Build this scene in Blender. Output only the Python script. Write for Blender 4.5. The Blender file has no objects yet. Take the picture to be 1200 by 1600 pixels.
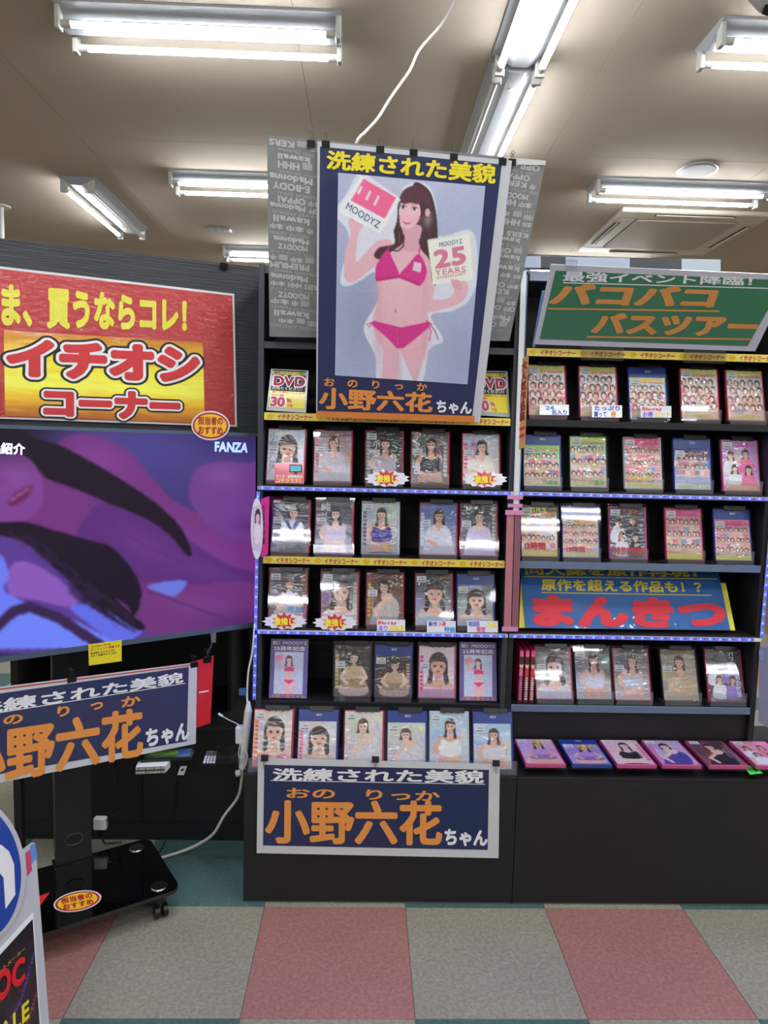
import bpy, math, random
import numpy as np
from mathutils import Vector, Matrix

# ------------------------------------------------------------------ camera, world, exposure
sc = bpy.context.scene
COL = sc.collection
F = 1128.8; PITCH = .09419827; YAW = .02832592; ROLL = .02411194; CAMH = 1.5
_f = np.array([math.sin(YAW)*math.cos(PITCH), math.cos(YAW)*math.cos(PITCH), -math.sin(PITCH)])
_r0 = np.array([math.cos(YAW), -math.sin(YAW), 0.]); _u0 = np.cross(_r0, _f)
_r = _r0*math.cos(ROLL)+_u0*math.sin(ROLL); _u = _u0*math.cos(ROLL)-_r0*math.sin(ROLL)
C0 = np.array([0, 0, CAMH])
cd = bpy.data.cameras.new('camera'); cam = bpy.data.objects.new('camera', cd); COL.objects.link(cam)
cam.matrix_world = Matrix(((_r[0], _u[0], -_f[0], 0), (_r[1], _u[1], -_f[1], 0), (_r[2], _u[2], -_f[2], CAMH), (0, 0, 0, 1)))
cd.sensor_width = 36; cd.lens = F/1600*36; cd.clip_start = .05
sc.camera = cam
w = bpy.data.worlds.new('world'); sc.world = w; w.use_nodes = True
w.node_tree.nodes['Background'].inputs[0].default_value = (.75, .78, .85, 1)
w.node_tree.nodes['Background'].inputs[1].default_value = .12
TUBE = 56.0          # strength of the lit fluorescent tubes
LEDS = 200.0          # strength of the blue diodes
sc.view_settings.view_transform = 'Standard'; sc.view_settings.look = 'None'
sc.view_settings.exposure = 0.32; sc.view_settings.gamma = 1.0; sc.view_settings.use_curve_mapping = False
sc.cycles.use_denoising = True
sc.cycles.max_bounces = 8; sc.cycles.transparent_max_bounces = 24
sc.cycles.sample_clamp_indirect = 6
random.seed(5); rng = np.random.default_rng(5)

# ------------------------------------------------------------------ helpers: picture points on real planes
def ray(u, v): return _f*F+_r*(u-600)-_u*(v-800)
def at(u, v, **k):
    d = ray(u, v)
    for a, i in (('X', 0), ('Y', 1), ('Z', 2)):
        if a in k: return C0+d*((k[a]-C0[i])/d[i])
class Plane:
    """a flat plane through p facing n; on() finds the point of it along a line of sight, h metres proud"""
    def __init__(s, p, n):
        s.p = np.array(p, float); n = np.array(n, float); s.n = n/np.linalg.norm(n)
    def on(s, u, v, h=0.):
        d = ray(u, v); p = s.p+s.n*h
        return C0+d*(((p-C0)@s.n)/(d@s.n))
    def q(s, pts, h=0.): return Sheet([s.on(u, v, h) for u, v in pts])
    def rect(s, u0, v0, u1, v1, h=0.): return s.q([(u0, v0), (u1, v0), (u1, v1), (u0, v1)], h)
class Sheet:
    """four 3-D corners TL TR BR BL; P(x,y,h) with x right, y down in 0..1"""
    def __init__(s, c):
        s.c = [np.array(a, float) for a in c]
        n = np.cross(s.c[3]-s.c[0], s.c[1]-s.c[0]); s.n = n/np.linalg.norm(n)
    def P(s, x, y, h=0.):
        x = np.asarray(x, float)[..., None]; y = np.asarray(y, float)[..., None]
        a, b, c, d = s.c
        return a*(1-x)*(1-y)+b*x*(1-y)+c*x*y+d*(1-x)*y+s.n*h
    def sub(s, x0, y0, x1, y1, h=0.):
        return Sheet([s.P(x0, y0, h), s.P(x1, y0, h), s.P(x1, y1, h), s.P(x0, y1, h)])
    def subq(s, pts, h=0.): return Sheet([s.P(x, y, h) for x, y in pts])
def proj(P):
    d = P-C0; z = d@_f
    return 600+F*(d@_r)/z, 800-F*(d@_u)/z

# ------------------------------------------------------------------ helpers: materials
def lin(c):
    c = np.asarray(c, float)/255.
    return np.where(c <= .04045, c/12.92, ((c+.055)/1.055)**2.4)
def rgba(c): l = lin(c); return (float(l[0]), float(l[1]), float(l[2]), 1.)
MATS = {}
def mat(name, col=(200, 200, 200), rough=.5, metal=0., var=.06, vscale=18., bump=0., bscale=60., coat=0., spec=.5, emit=0., stretch=None, crough=.08):
    if name in MATS: return MATS[name]
    m = bpy.data.materials.new(name); m.use_nodes = True; nt = m.node_tree; b = nt.nodes['Principled BSDF']
    tc = nt.nodes.new('ShaderNodeTexCoord'); mp = nt.nodes.new('ShaderNodeMapping')
    nt.links.new(tc.outputs['Object'], mp.inputs[0])
    if stretch: mp.inputs['Scale'].default_value = stretch
    nz = nt.nodes.new('ShaderNodeTexNoise'); nz.inputs['Scale'].default_value = vscale; nz.inputs['Detail'].default_value = 4
    nt.links.new(mp.outputs[0], nz.inputs['Vector'])
    mx = nt.nodes.new('ShaderNodeMix'); mx.data_type = 'RGBA'
    c = rgba(col)
    mx.inputs[6].default_value = tuple(x*(1-var) for x in c[:3])+(1,)
    mx.inputs[7].default_value = tuple(min(1, x*(1+var)) for x in c[:3])+(1,)
    nt.links.new(nz.outputs['Fac'], mx.inputs[0]); nt.links.new(mx.outputs[2], b.inputs['Base Color'])
    b.inputs['Roughness'].default_value = rough; b.inputs['Metallic'].default_value = metal
    b.inputs['Specular IOR Level'].default_value = spec
    b.inputs['Coat Weight'].default_value = coat; b.inputs['Coat Roughness'].default_value = crough
    if bump:
        n2 = nt.nodes.new('ShaderNodeTexNoise'); n2.inputs['Scale'].default_value = bscale; n2.inputs['Detail'].default_value = 3
        nt.links.new(mp.outputs[0], n2.inputs['Vector'])
        bp = nt.nodes.new('ShaderNodeBump'); bp.inputs['Strength'].default_value = bump; bp.inputs['Distance'].default_value = .01
        nt.links.new(n2.outputs['Fac'], bp.inputs['Height'])
        nt.links.new(bp.outputs[0], b.inputs['Coat Normal'])
        if coat == 0: nt.links.new(bp.outputs[0], b.inputs['Normal'])
    if emit:
        b.inputs['Emission Color'].default_value = c; b.inputs['Emission Strength'].default_value = emit
    MATS[name] = m; return m
def clear(name, tint=(249, 250, 252), gloss=.16, rough=.04, bump=0.):
    if name in MATS: return MATS[name]
    m = bpy.data.materials.new(name); m.use_nodes = True; nt = m.node_tree
    for n in list(nt.nodes): nt.nodes.remove(n)
    o = nt.nodes.new('ShaderNodeOutputMaterial'); t = nt.nodes.new('ShaderNodeBsdfTransparent'); g = nt.nodes.new('ShaderNodeBsdfGlossy')
    t.inputs[0].default_value = rgba(tint); g.inputs['Roughness'].default_value = rough
    lw = nt.nodes.new('ShaderNodeLayerWeight'); lw.inputs[0].default_value = .35
    ma = nt.nodes.new('ShaderNodeMath'); ma.operation = 'MULTIPLY_ADD'; ma.inputs[1].default_value = .2; ma.inputs[2].default_value = gloss*.35
    nt.links.new(lw.outputs['Fresnel'], ma.inputs[0])
    x = nt.nodes.new('ShaderNodeMixShader'); nt.links.new(ma.outputs[0], x.inputs[0])
    nt.links.new(t.outputs[0], x.inputs[1]); nt.links.new(g.outputs[0], x.inputs[2]); nt.links.new(x.outputs[0], o.inputs[0])
    if bump:
        nz = nt.nodes.new('ShaderNodeTexNoise'); nz.inputs['Scale'].default_value = 25
        bp = nt.nodes.new('ShaderNodeBump'); bp.inputs['Strength'].default_value = bump; bp.inputs['Distance'].default_value = .01
        nt.links.new(nz.outputs[0], bp.inputs['Height']); nt.links.new(bp.outputs[0], g.inputs['Normal'])
    MATS[name] = m; return m
def film(name, coat=1., strength=.5, scale=(3, 3, 16), emit=0., base_rough=.5, crough=.06, dist=.004, rand=True, patch=True):
    """printed paper (colour attribute Col) under crinkled clear film; emit makes it a screen"""
    if name in MATS: return MATS[name]
    m = bpy.data.materials.new(name); m.use_nodes = True; nt = m.node_tree; b = nt.nodes['Principled BSDF']
    a = nt.nodes.new('ShaderNodeAttribute'); a.attribute_name = 'Col'
    nt.links.new(a.outputs['Color'], b.inputs['Base Color'])
    b.inputs['Roughness'].default_value = base_rough
    b.inputs['Coat Weight'].default_value = coat; b.inputs['Coat Roughness'].default_value = crough
    if emit:
        nt.links.new(a.outputs['Color'], b.inputs['Emission Color']); b.inputs['Emission Strength'].default_value = emit
        b.inputs['Base Color'].default_value = (.004, .004, .005, 1); b.inputs['Specular IOR Level'].default_value = .2
        for l in list(nt.links):
            if l.to_socket == b.inputs['Base Color']: nt.links.remove(l)
    if strength:
        film_bump(nt, b, strength, scale, dist, rand, patch)
    MATS[name] = m; return m
def film_bump(nt, b, strength, scale, dist, rand=True, patch=True):
    tc = nt.nodes.new('ShaderNodeTexCoord'); mp = nt.nodes.new('ShaderNodeMapping'); mp.inputs['Scale'].default_value = scale
    if rand:
        oi = nt.nodes.new('ShaderNodeObjectInfo'); ml = nt.nodes.new('ShaderNodeMath'); ml.operation = 'MULTIPLY'; ml.inputs[1].default_value = 37.
        nt.links.new(oi.outputs['Random'], ml.inputs[0])
        va = nt.nodes.new('ShaderNodeVectorMath'); va.operation = 'ADD'
        nt.links.new(tc.outputs['Object'], va.inputs[0]); nt.links.new(ml.outputs[0], va.inputs[1])
        nt.links.new(va.outputs[0], mp.inputs[0])
    else: nt.links.new(tc.outputs['Object'], mp.inputs[0])
    nz = nt.nodes.new('ShaderNodeTexNoise'); nz.inputs['Scale'].default_value = 4.; nz.inputs['Detail'].default_value = 1.5; nz.inputs['Distortion'].default_value = 1.6; b.inputs['Coat IOR'].default_value = 1.9
    nt.links.new(mp.outputs[0], nz.inputs['Vector'])
    h = nz.outputs['Fac']
    if patch:   # flatter and more crinkled zones
        n3 = nt.nodes.new('ShaderNodeTexNoise'); n3.inputs['Scale'].default_value = 1.2
        nt.links.new(mp.outputs[0], n3.inputs['Vector'])
        mm = nt.nodes.new('ShaderNodeMath'); mm.operation = 'MULTIPLY'
        nt.links.new(h, mm.inputs[0]); nt.links.new(n3.outputs['Fac'], mm.inputs[1]); h = mm.outputs[0]
    bp = nt.nodes.new('ShaderNodeBump'); bp.inputs['Strength'].default_value = strength; bp.inputs['Distance'].default_value = dist
    nt.links.new(h, bp.inputs['Height']); nt.links.new(bp.outputs[0], b.inputs['Coat Normal'])

# ------------------------------------------------------------------ helpers: meshes
class MB:
    def __init__(s): s.v = []; s.f = []
    def add(s, v, f):
        o = len(s.v); s.v += [tuple(float(c) for c in p) for p in v]; s.f += [tuple(i+o for i in q) for q in f]; return s
    def box(s, x0, y0, z0, x1, y1, z1, b=0., M=None):
        """box with small chamfer b on all edges"""
        if b <= 0:
            v = [(x, y, z) for z in (z0, z1) for x, y in ((x0, y0), (x1, y0), (x1, y1), (x0, y1))]
            f = [(3, 2, 1, 0), (4, 5, 6, 7), (0, 1, 5, 4), (1, 2, 6, 5), (2, 3, 7, 6), (3, 0, 4, 7)]
        else:
            v = []; 
            def ring(z, i): return [(x0+i, y0, z), (x1-i, y0, z), (x1, y0+i, z), (x1, y1-i, z), (x1-i, y1, z), (x0+i, y1, z), (x0, y1-i, z), (x0, y0+i, z)]
            def inner(z): return [(x0+b, y0+b, z)]*2+[(x1-b, y0+b, z)]*2+[(x1-b, y1-b, z)]*2+[(x0+b, y1-b, z)]*2
            q = lambda z: [(x0+b, y0+b, z), (x1-b, y0+b, z), (x1-b, y0+b, z), (x1-b, y1-b, z), (x1-b, y1-b, z), (x0+b, y1-b, z), (x0+b, y1-b, z), (x0+b, y0+b, z)]
            v = q(z0)+ring(z0+b, b)+ring(z1-b, b)+q(z1)
            f = []
            for k in range(3):
                for i in range(8):
                    j = (i+1) % 8; f.append((k*8+i, k*8+j, k*8+8+j, k*8+8+i))
            f.append((7, 5, 3, 1)); f.append((24, 26, 28, 30))
        if M is not None: v = [tuple(M @ Vector(p)) for p in v]
        return s.add(v, f)
    def prism(s, pts, a, b, axis=0):
        """polygon pts (2-D) extruded along axis from a to b"""
        n = len(pts)
        def mk(p, t):
            return (t, p[0], p[1]) if axis == 0 else ((p[0], t, p[1]) if axis == 1 else (p[0], p[1], t))
        s.add([mk(p, a) for p in pts]+[mk(p, b) for p in pts],
              [tuple(range(n-1, -1, -1)), tuple(range(n, 2*n))]+[(i, (i+1) % n, n+(i+1) % n, n+i) for i in range(n)])
        return s
    def cyl(s, p, q, r, n=12, r2=None, cap=True):
        p = Vector(p); q = Vector(q); d = (q-p).normalized(); r2 = r if r2 is None else r2
        a = d.orthogonal().normalized(); b = d.cross(a)
        v = [p+(a*math.cos(t)+b*math.sin(t))*r for t in [2*math.pi*i/n for i in range(n)]]+[q+(a*math.cos(t)+b*math.sin(t))*r2 for t in [2*math.pi*i/n for i in range(n)]]
        f = [(i, (i+1) % n, n+(i+1) % n, n+i) for i in range(n)]
        if cap: f += [tuple(range(n-1, -1, -1)), tuple(range(n, 2*n))]
        return s.add(v, f)
    def tube(s, pts, r, n=8, smooth=4):
        pts = [Vector(p) for p in pts]
        if smooth and len(pts) > 2:
            o = []
            P = [pts[0]]+pts+[pts[-1]]
            for i in range(1, len(P)-2):
                for k in range(smooth):
                    t = k/smooth; a, b, c, d = P[i-1], P[i], P[i+1], P[i+2]
                    o.append(.5*((2*b)+(c-a)*t+(2*a-5*b+4*c-d)*t*t+(3*b-a-3*c+d)*t**3))
            o.append(pts[-1]); pts = o
        base = len(s.v); up = None
        for i, p in enumerate(pts):
            d = (pts[min(i+1, len(pts)-1)]-pts[max(i-1, 0)]).normalized()
            up = d.orthogonal().normalized() if up is None else (up-d*up.dot(d)).normalized()
            b = d.cross(up)
            s.v += [tuple(p+(up*math.cos(t)+b*math.sin(t))*r) for t in [2*math.pi*k/n for k in range(n)]]
        for i in range(len(pts)-1):
            for k in range(n):
                a = base+i*n+k; b = base+i*n+(k+1) % n; s.f.append((a, b, b+n, a+n))
        s.f.append(tuple(base+k for k in range(n-1, -1, -1))); s.f.append(tuple(base+(len(pts)-1)*n+k for k in range(n)))
        return s
    def slab(s, sh, th, nx=1, ny=1, bow=None):
        """sheet of thickness th behind its face"""
        xs = np.linspace(0, 1, nx+1); ys = np.linspace(0, 1, ny+1); base = len(s.v)
        for h in (0, -th):
            for y in ys:
                for x in xs:
                    hh = h+(bow(x, y) if bow else 0); s.v.append(tuple(sh.P(x, y, hh)))
        N = (nx+1)*(ny+1); id_ = lambda i, j, k: base+k*N+j*(nx+1)+i
        for j in range(ny):
            for i in range(nx):
                s.f.append((id_(i, j, 0), id_(i, j+1, 0), id_(i+1, j+1, 0), id_(i+1, j, 0)))
                s.f.append((id_(i, j, 1), id_(i+1, j, 1), id_(i+1, j+1, 1), id_(i, j+1, 1)))
        per = [(i, 0) for i in range(nx)]+[(nx, j) for j in range(ny)]+[(i, ny) for i in range(nx, 0, -1)]+[(0, j) for j in range(ny, 0, -1)]
        for k in range(len(per)):
            a = per[k]; b = per[(k+1) % len(per)]
            s.f.append((id_(*a, 0), id_(*b, 0), id_(*b, 1), id_(*a, 1)))
        return s
    def poly(s, sh, pts, h=.0005, th=0.):
        n = len(pts); P = [tuple(sh.P(x, y, h)) for x, y in pts]
        if th:
            Q = [tuple(sh.P(x, y, h-th)) for x, y in pts]
            s.add(P+Q, [tuple(range(n-1, -1, -1)), tuple(range(n, 2*n))]+[(i, (i+1) % n, n+(i+1) % n, n+i) for i in range(n)])
        else: s.add(P, [tuple(range(n))])
        return s
    def rect(s, sh, x0, y0, x1, y1, h=.0005): return s.poly(sh, [(x0, y0), (x0, y1), (x1, y1), (x1, y0)], h)
def link(name, me, m, parent=None):
    if m is not None and not me.materials: me.materials.append(m)
    o = bpy.data.objects.new(name, me); COL.objects.link(o)
    if parent is not None: o.parent = parent
    return o
def world_loc(o):
    L = Vector((0, 0, 0))
    while o is not None: L += o.location; o = o.parent
    return L
def part(name, mb, m, parent=None, smooth=False, label=None, local=False, kind=None):
    """mesh object; world coordinates are re-expressed relative to the parent unless local"""
    me = bpy.data.meshes.new(name)
    off = world_loc(parent) if (parent is not None and not local) else Vector((0, 0, 0))
    v = [(a-off.x, b-off.y, c-off.z) for a, b, c in mb.v]
    me.from_pydata(v, [], mb.f)
    if smooth:
        me.polygons.foreach_set('use_smooth', [True]*len(me.polygons))
        try: me.set_sharp_from_angle(angle=math.radians(40))
        except Exception: pass
    me.update()
    o = link(name, me, m, parent)
    if label: o['label'] = label
    if kind: o['kind'] = kind
    return o
def tag(o, label, cat, group=None):
    o['label'] = label; o['category'] = cat
    if group: o['group'] = group
    return o
def thing(name, label, cat, loc=(0, 0, 0), group=None):
    o = bpy.data.objects.new(name, None); COL.objects.link(o); o.location = Vector([float(c) for c in loc]); o.empty_display_size = .05
    return tag(o, label, cat, group)
def solo(name, mb, m, label, cat, group=None, smooth=False):
    """a thing that is a single mesh, origin at its base"""
    a = np.array(mb.v); c = Vector(((a[:, 0].min()+a[:, 0].max())/2, (a[:, 1].min()+a[:, 1].max())/2, a[:, 2].min()))
    mb.v = [(x-c.x, y-c.y, z-c.z) for x, y, z in mb.v]
    o = part(name, mb, m, None, smooth); o.location = c
    return tag(o, label, cat, group)
def struct(name, mb, m, parent=None):
    o = part(name, mb, m, parent)
    if parent is None: o['kind'] = 'structure'
    return o

# ------------------------------------------------------------------ helpers: lettering as thin meshes
FS = bpy.data.scenes.new('letter_workshop'); GL = {}
def glyphs(chars, off):
    need = [c for c in dict.fromkeys(chars) if (c, off) not in GL and c not in ' 　']
    obs = []
    for c in need:
        cu = bpy.data.curves.new('g', 'FONT'); cu.body = c; cu.size = 1; cu.offset = off; cu.resolution_u = 3; cu.fill_mode = 'FRONT'
        o = bpy.data.objects.new('g', cu); FS.collection.objects.link(o); obs.append((c, o))
    if not need: return
    vl = FS.view_layers[0]; vl.update(); dg = vl.depsgraph
    for c, o in obs:
        me = o.evaluated_get(dg).to_mesh()
        v = np.array([p.co[:2] for p in me.vertices]) if len(me.vertices) else np.zeros((0, 2))
        GL[(c, off)] = (v, [tuple(p.vertices) for p in me.polygons])
        o.evaluated_get(dg).to_mesh_clear(); bpy.data.objects.remove(o)
def write(mb, sh, txt, h=.0006, bold=.02, lat=False, vertical=False, gap=0.):
    """fit txt into the whole of sheet sh"""
    rad = bold if bold > .012 else 0.; bold = 0. if rad else bold
    glyphs(txt, bold); lay = []; x = 0.
    for c in txt:
        if c in ' 　': x += .35 if c == ' ' else 1.; continue
        v, f = GL[(c, bold)]
        if vertical: lay.append((v, f, 0., x)); x += 1.+gap; continue
        adv = (v[:, 0].max()+.07) if (ord(c) < 0x2000 and len(v)) else 1.
        lay.append((v, f, x, 0.)); x += adv+gap
    W = max(x-gap, .01)
    ring = [(0, 0)]
    if rad > .012:
        k_ = 8 if rad > .03 else 4
        ring = [(q*math.cos(2*math.pi*(i+.5)/k_), q*math.sin(2*math.pi*(i+.5)/k_)) for q, k_ in (((rad, k_),) if rad < .06 else ((rad, 40), (rad*.66, 14), (rad*.33, 8))) for i in range(k_)]
    for v, f, ox, oy in lay:
        if not len(v): continue
        for i, (rx, ry) in enumerate(ring):
            if vertical: X = v[:, 0]+rx; Y = (oy+(.88-v[:, 1]-ry))/W
            else:
                X = (v[:, 0]+rx+ox)/W; Y = (.72-v[:, 1]-ry)/.74 if lat else (.88-v[:, 1]-ry)
            mb.add(sh.P(X, Y, h+i*8e-6), [tuple(reversed(q)) for q in f])
    return mb

# ------------------------------------------------------------------ helpers: printed pictures as colour attributes on a fine grid
def crom(p, k=6):
    p = np.array(p, float); n = len(p); o = []
    for i in range(n):
        a, b, c, d = p[i-1], p[i], p[(i+1) % n], p[(i+2) % n]
        for j in range(k):
            t = j/k; o.append(.5*((2*b)+(c-a)*t+(2*a-5*b+4*c-d)*t*t+(3*b-a-3*c+d)*t**3))
    return np.array(o)
class Art:
    def __init__(s, X, Y, bg):
        s.X = X; s.Y = Y; s.C = np.empty(X.shape+(3,)); s.C[:] = bg
    def put(s, m, col, a=1.):
        m = (m*a)[..., None]; s.C = s.C*(1-m)+np.array(col, float)*m
    def ell(s, cx, cy, rx, ry, col, rot=0., a=1., soft=0.):
        c, q = math.cos(rot), math.sin(rot); dx = s.X-cx; dy = s.Y-cy
        d = ((dx*c+dy*q)/rx)**2+((dy*c-dx*q)/ry)**2
        s.put(np.exp(-d*1.2) if soft else (d < 1).astype(float), col, a)
    def poly(s, pts, col, smooth=True, a=1.):
        p = crom(pts) if smooth else np.array(pts, float)
        m = np.zeros(s.X.shape, bool); n = len(p)
        x0, x1, y0, y1 = p[:, 0].min(), p[:, 0].max(), p[:, 1].min(), p[:, 1].max()
        bb = (s.X >= x0) & (s.X <= x1) & (s.Y >= y0) & (s.Y <= y1); X = s.X[bb]; Y = s.Y[bb]; mm = np.zeros(X.shape, bool)
        for i in range(n):
            xa, ya = p[i-1]; xb, yb = p[i]
            if ya == yb: continue
            k = ((ya > Y) != (yb > Y)) & (X < (xb-xa)*(Y-ya)/(yb-ya)+xa); mm ^= k
        m[bb] = mm; s.put(m.astype(float), col, a)
    def line(s, pts, wd, col, a=1.):
        m = np.zeros(s.X.shape, bool)
        for (xa, ya), (xb, yb) in zip(pts[:-1], pts[1:]):
            L = (xb-xa)**2+(yb-ya)**2+1e-9; t = np.clip(((s.X-xa)*(xb-xa)+(s.Y-ya)*(yb-ya))/L, 0, 1)
            m |= (s.X-xa-t*(xb-xa))**2+(s.Y-ya-t*(yb-ya))**2 < (wd/2)**2
        s.put(m.astype(float), col, a)
    def box(s, x0, y0, x1, y1, col, a=1.): s.put(((s.X >= x0) & (s.X < x1) & (s.Y >= y0) & (s.Y < y1)).astype(float), col, a)
    def vgrad(s, y0, y1, ca, cb, x0=-1e9, x1=1e9):
        t = np.clip((s.Y-y0)/(y1-y0), 0, 1)[..., None]; m = ((s.X >= x0) & (s.X < x1) & (s.Y >= y0) & (s.Y < y1)).astype(float)[..., None]
        s.C = s.C*(1-m)+(np.array(ca)*(1-t)+np.array(cb)*t)*m
    def done(s, k=2, grain=1.):
        h, w_ = s.C.shape[:2]; n_ = rng.normal(0, 6, (h//4+2, w_//4+2, 1)).repeat(4, 0).repeat(4, 1)[:h, :w_]+rng.normal(0, 5, (h, w_, 1))
        C = s.C+n_*grain; g_ = C.mean(-1, keepdims=True); C = np.clip((g_+(C-g_)*1.2-128)*1.08+132, 0, 255)
        return C.reshape(h//k, k, w_//k, k, 3).mean((1, 3))
def unit_art(nx, ny, bg, k=2):
    X, Y = np.meshgrid((np.arange(nx*k)+.5)/(nx*k), (np.arange(ny*k)+.5)/(ny*k)); return Art(X, Y, bg)
def sheet_art(sh, nx, ny, bg, ox, oy, scale, k=2):
    """art authored in the working coordinates of a study crop of this flat sheet"""
    X, Y = np.meshgrid((np.arange(nx*k)+.5)/(nx*k), (np.arange(ny*k)+.5)/(ny*k))
    u, v = proj(sh.P(X, Y)); return Art((u-ox)*scale, (v-oy)*scale, bg)
def print_mesh(name, img, sh, m, parent, h=.0004, local=False, label=None):
    ny, nx = img.shape[:2]
    X, Y = np.meshgrid(np.linspace(0, 1, nx), np.linspace(0, 1, ny)); P = sh.P(X, Y, h).reshape(-1, 3)
    if not local and parent is not None: P = P-np.array(world_loc(parent))
    i = np.arange(ny*nx).reshape(ny, nx)
    q = np.stack([i[:-1, :-1], i[1:, :-1], i[1:, 1:], i[:-1, 1:]], -1).reshape(-1, 4)
    me = bpy.data.meshes.new(name); me.vertices.add(len(P)); me.vertices.foreach_set('co', P.ravel())
    me.loops.add(q.size); me.loops.foreach_set('vertex_index', q.ravel().astype(np.int32))
    me.polygons.add(len(q)); me.polygons.foreach_set('loop_start', np.arange(0, q.size, 4, dtype=np.int32))
    try: me.polygons.foreach_set('loop_total', np.full(len(q), 4, dtype=np.int32))
    except Exception: pass
    me.update(calc_edges=True); me.validate()
    ca = me.color_attributes.new('Col', 'FLOAT_COLOR', 'POINT')
    c = np.ones((len(P), 4)); c[:, :3] = lin(img.reshape(-1, 3)); ca.data.foreach_set('color', c.ravel())
    o = link(name, me, m, parent)
    if label: o['label'] = label
    return o

# ------------------------------------------------------------------ materials
M_black = mat('black_board', (19, 19, 22), .6, var=.15, vscale=9, bump=.05, bscale=220)
M_black2 = mat('black_board_inside', (14, 14, 20), .6, var=.15, vscale=9)
M_edge = mat('grey_edge_band', (52, 57, 64), .5, var=.1)
M_blue_edge = mat('blue_grey_rail', (98, 116, 140), .4, var=.1, vscale=30)
M_white = mat('white_paper', (232, 232, 232), .6, var=.02)
M_plastic = mat('white_plastic', (222, 224, 222), .35, var=.03)
M_lamp = mat('white_enamel', (158, 162, 166), .35, var=.05, vscale=6)
M_socket = mat('lamp_socket', (200, 200, 194), .4)
M_metal = mat('steel', (170, 172, 176), .25, metal=1.)
M_blackm = mat('black_metal', (20, 20, 22), .3)
M_navy = mat('navy_print', (20, 36, 82), .5, var=.05, coat=.5, bump=.12, bscale=9)
M_orange = mat('orange_print', (232, 150, 70), .5, var=.04)
M_wprint = mat('white_print', (236, 238, 240), .5, var=.02)
M_yprint = mat('yellow_print', (240, 222, 40), .5, var=.04)
M_redp = mat('red_print', (196, 40, 44), .5, var=.05)
M_blackp = mat('black_print', (22, 20, 20), .5)
M_clear = clear('clear_acrylic', gloss=.25)
M_lip = clear('part_diffuse_acrylic', gloss=.2); _n = M_lip.node_tree; _o = [n for n in _n.nodes if n.type == 'OUTPUT_MATERIAL'][0]; _s = _o.inputs[0].links[0].from_socket
_d = _n.nodes.new('ShaderNodeBsdfDiffuse'); _d.inputs[0].default_value = (.8, .8, .82, 1); _m = _n.nodes.new('ShaderNodeMixShader'); _m.inputs[0].default_value = .045  # small diffuse share added so the clear acrylic catches the blue strip glow
_n.links.new(_s, _m.inputs[1]); _n.links.new(_d.outputs[0], _m.inputs[2]); _n.links.new(_m.outputs[0], _o.inputs[0])
M_shell = clear('clear_case_plastic', gloss=.10, tint=(246, 248, 251))
M_cover = film('film_wrapped_print', coat=1., strength=1., scale=(3.2, 3.2, 9), dist=.022, crough=.07)
M_coverl = film('film_wrapped_print_flat', coat=.5, strength=.3, scale=(8, 8, 20), dist=.003)
M_paper = film('matt_print', coat=.15, strength=0)
M_cable = mat('white_cable', (214, 212, 205), .45)

# ------------------------------------------------------------------ the setting
TS = .4573; X0 = -.7511; Y0 = 2.2156
MT = {'b': mat('tile_beige', (152, 150, 136), .42, var=.12, vscale=5, bump=.03, bscale=300, spec=.35),
      'p': mat('tile_pink', (166, 118, 114), .42, var=.12, vscale=5, bump=.03, bscale=300, spec=.35),
      't': mat('tile_teal', (78, 108, 108), .42, var=.12, vscale=5, bump=.03, bscale=300, spec=.35)}
def speckle(m):
    nt = m.node_tree; b = nt.nodes['Principled BSDF']; src = b.inputs['Base Color'].links[0].from_socket
    tc = nt.nodes.new('ShaderNodeTexCoord')
    n = nt.nodes.new('ShaderNodeTexNoise'); n.inputs['Scale'].default_value = 90; n.inputs['Detail'].default_value = 3; n.inputs['Roughness'].default_value = .7
    nt.links.new(tc.outputs['Object'], n.inputs['Vector'])
    r = nt.nodes.new('ShaderNodeValToRGB'); r.color_ramp.elements[0].position = .38; r.color_ramp.elements[1].position = .64
    r.color_ramp.elements[0].color = (.80, .80, .80, 1); r.color_ramp.elements[1].color = (1.16, 1.16, 1.16, 1)
    nt.links.new(n.outputs['Fac'], r.inputs[0])
    x = nt.nodes.new('ShaderNodeMix'); x.data_type = 'RGBA'; x.blend_type = 'MULTIPLY'; x.inputs[0].default_value = 1
    nt.links.new(src, x.inputs[6]); nt.links.new(r.outputs[0], x.inputs[7]); nt.links.new(x.outputs[2], b.inputs['Base Color'])
for m in MT.values(): speckle(m)
floor = struct('floor', MB().box(-6, -9, -.12, 6, 10, -.003), mat('floor_seam', (128, 112, 98), .6))
tm = {}
for k, m in MT.items():
    g = .0009; me = bpy.data.meshes.new('tile'); b = MB().box(g, g, -.003, TS-g, TS-g, 0, .0006)
    me.from_pydata(b.v, [], b.f); me.materials.append(m); tm[k] = me
for j in range(-4, 14):
    for i in range(-9, 9):
        k = ('p' if i % 2 else 'b') if j % 2 == 1 else ('t' if i % 2 == 0 else 'b')
        if i*TS+X0 > 3.2 or i*TS+X0 < -5: continue
        o = bpy.data.objects.new('tile', tm[k]); COL.objects.link(o); o.parent = floor; o.location = (X0+i*TS, Y0+j*TS, 0)
CZ = 3.385
M_ceil = mat('ceiling_board_paint', (190, 179, 163), .85, var=.09, vscale=1.3, spec=.15)
ceil = struct('ceiling', MB().box(-6, -9, CZ+.01, 6, 10, CZ+.12), mat('ceiling_gap', (92, 82, 74), .9))
PXW = 1.4925; PX = -1.85
pm = bpy.data.meshes.new('ceiling_panel'); b = MB().box(.001, .001, 0, PXW-.001, 2.72-.001, .012, .0008); pm.from_pydata(b.v, [], b.f); pm.materials.append(M_ceil)
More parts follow.
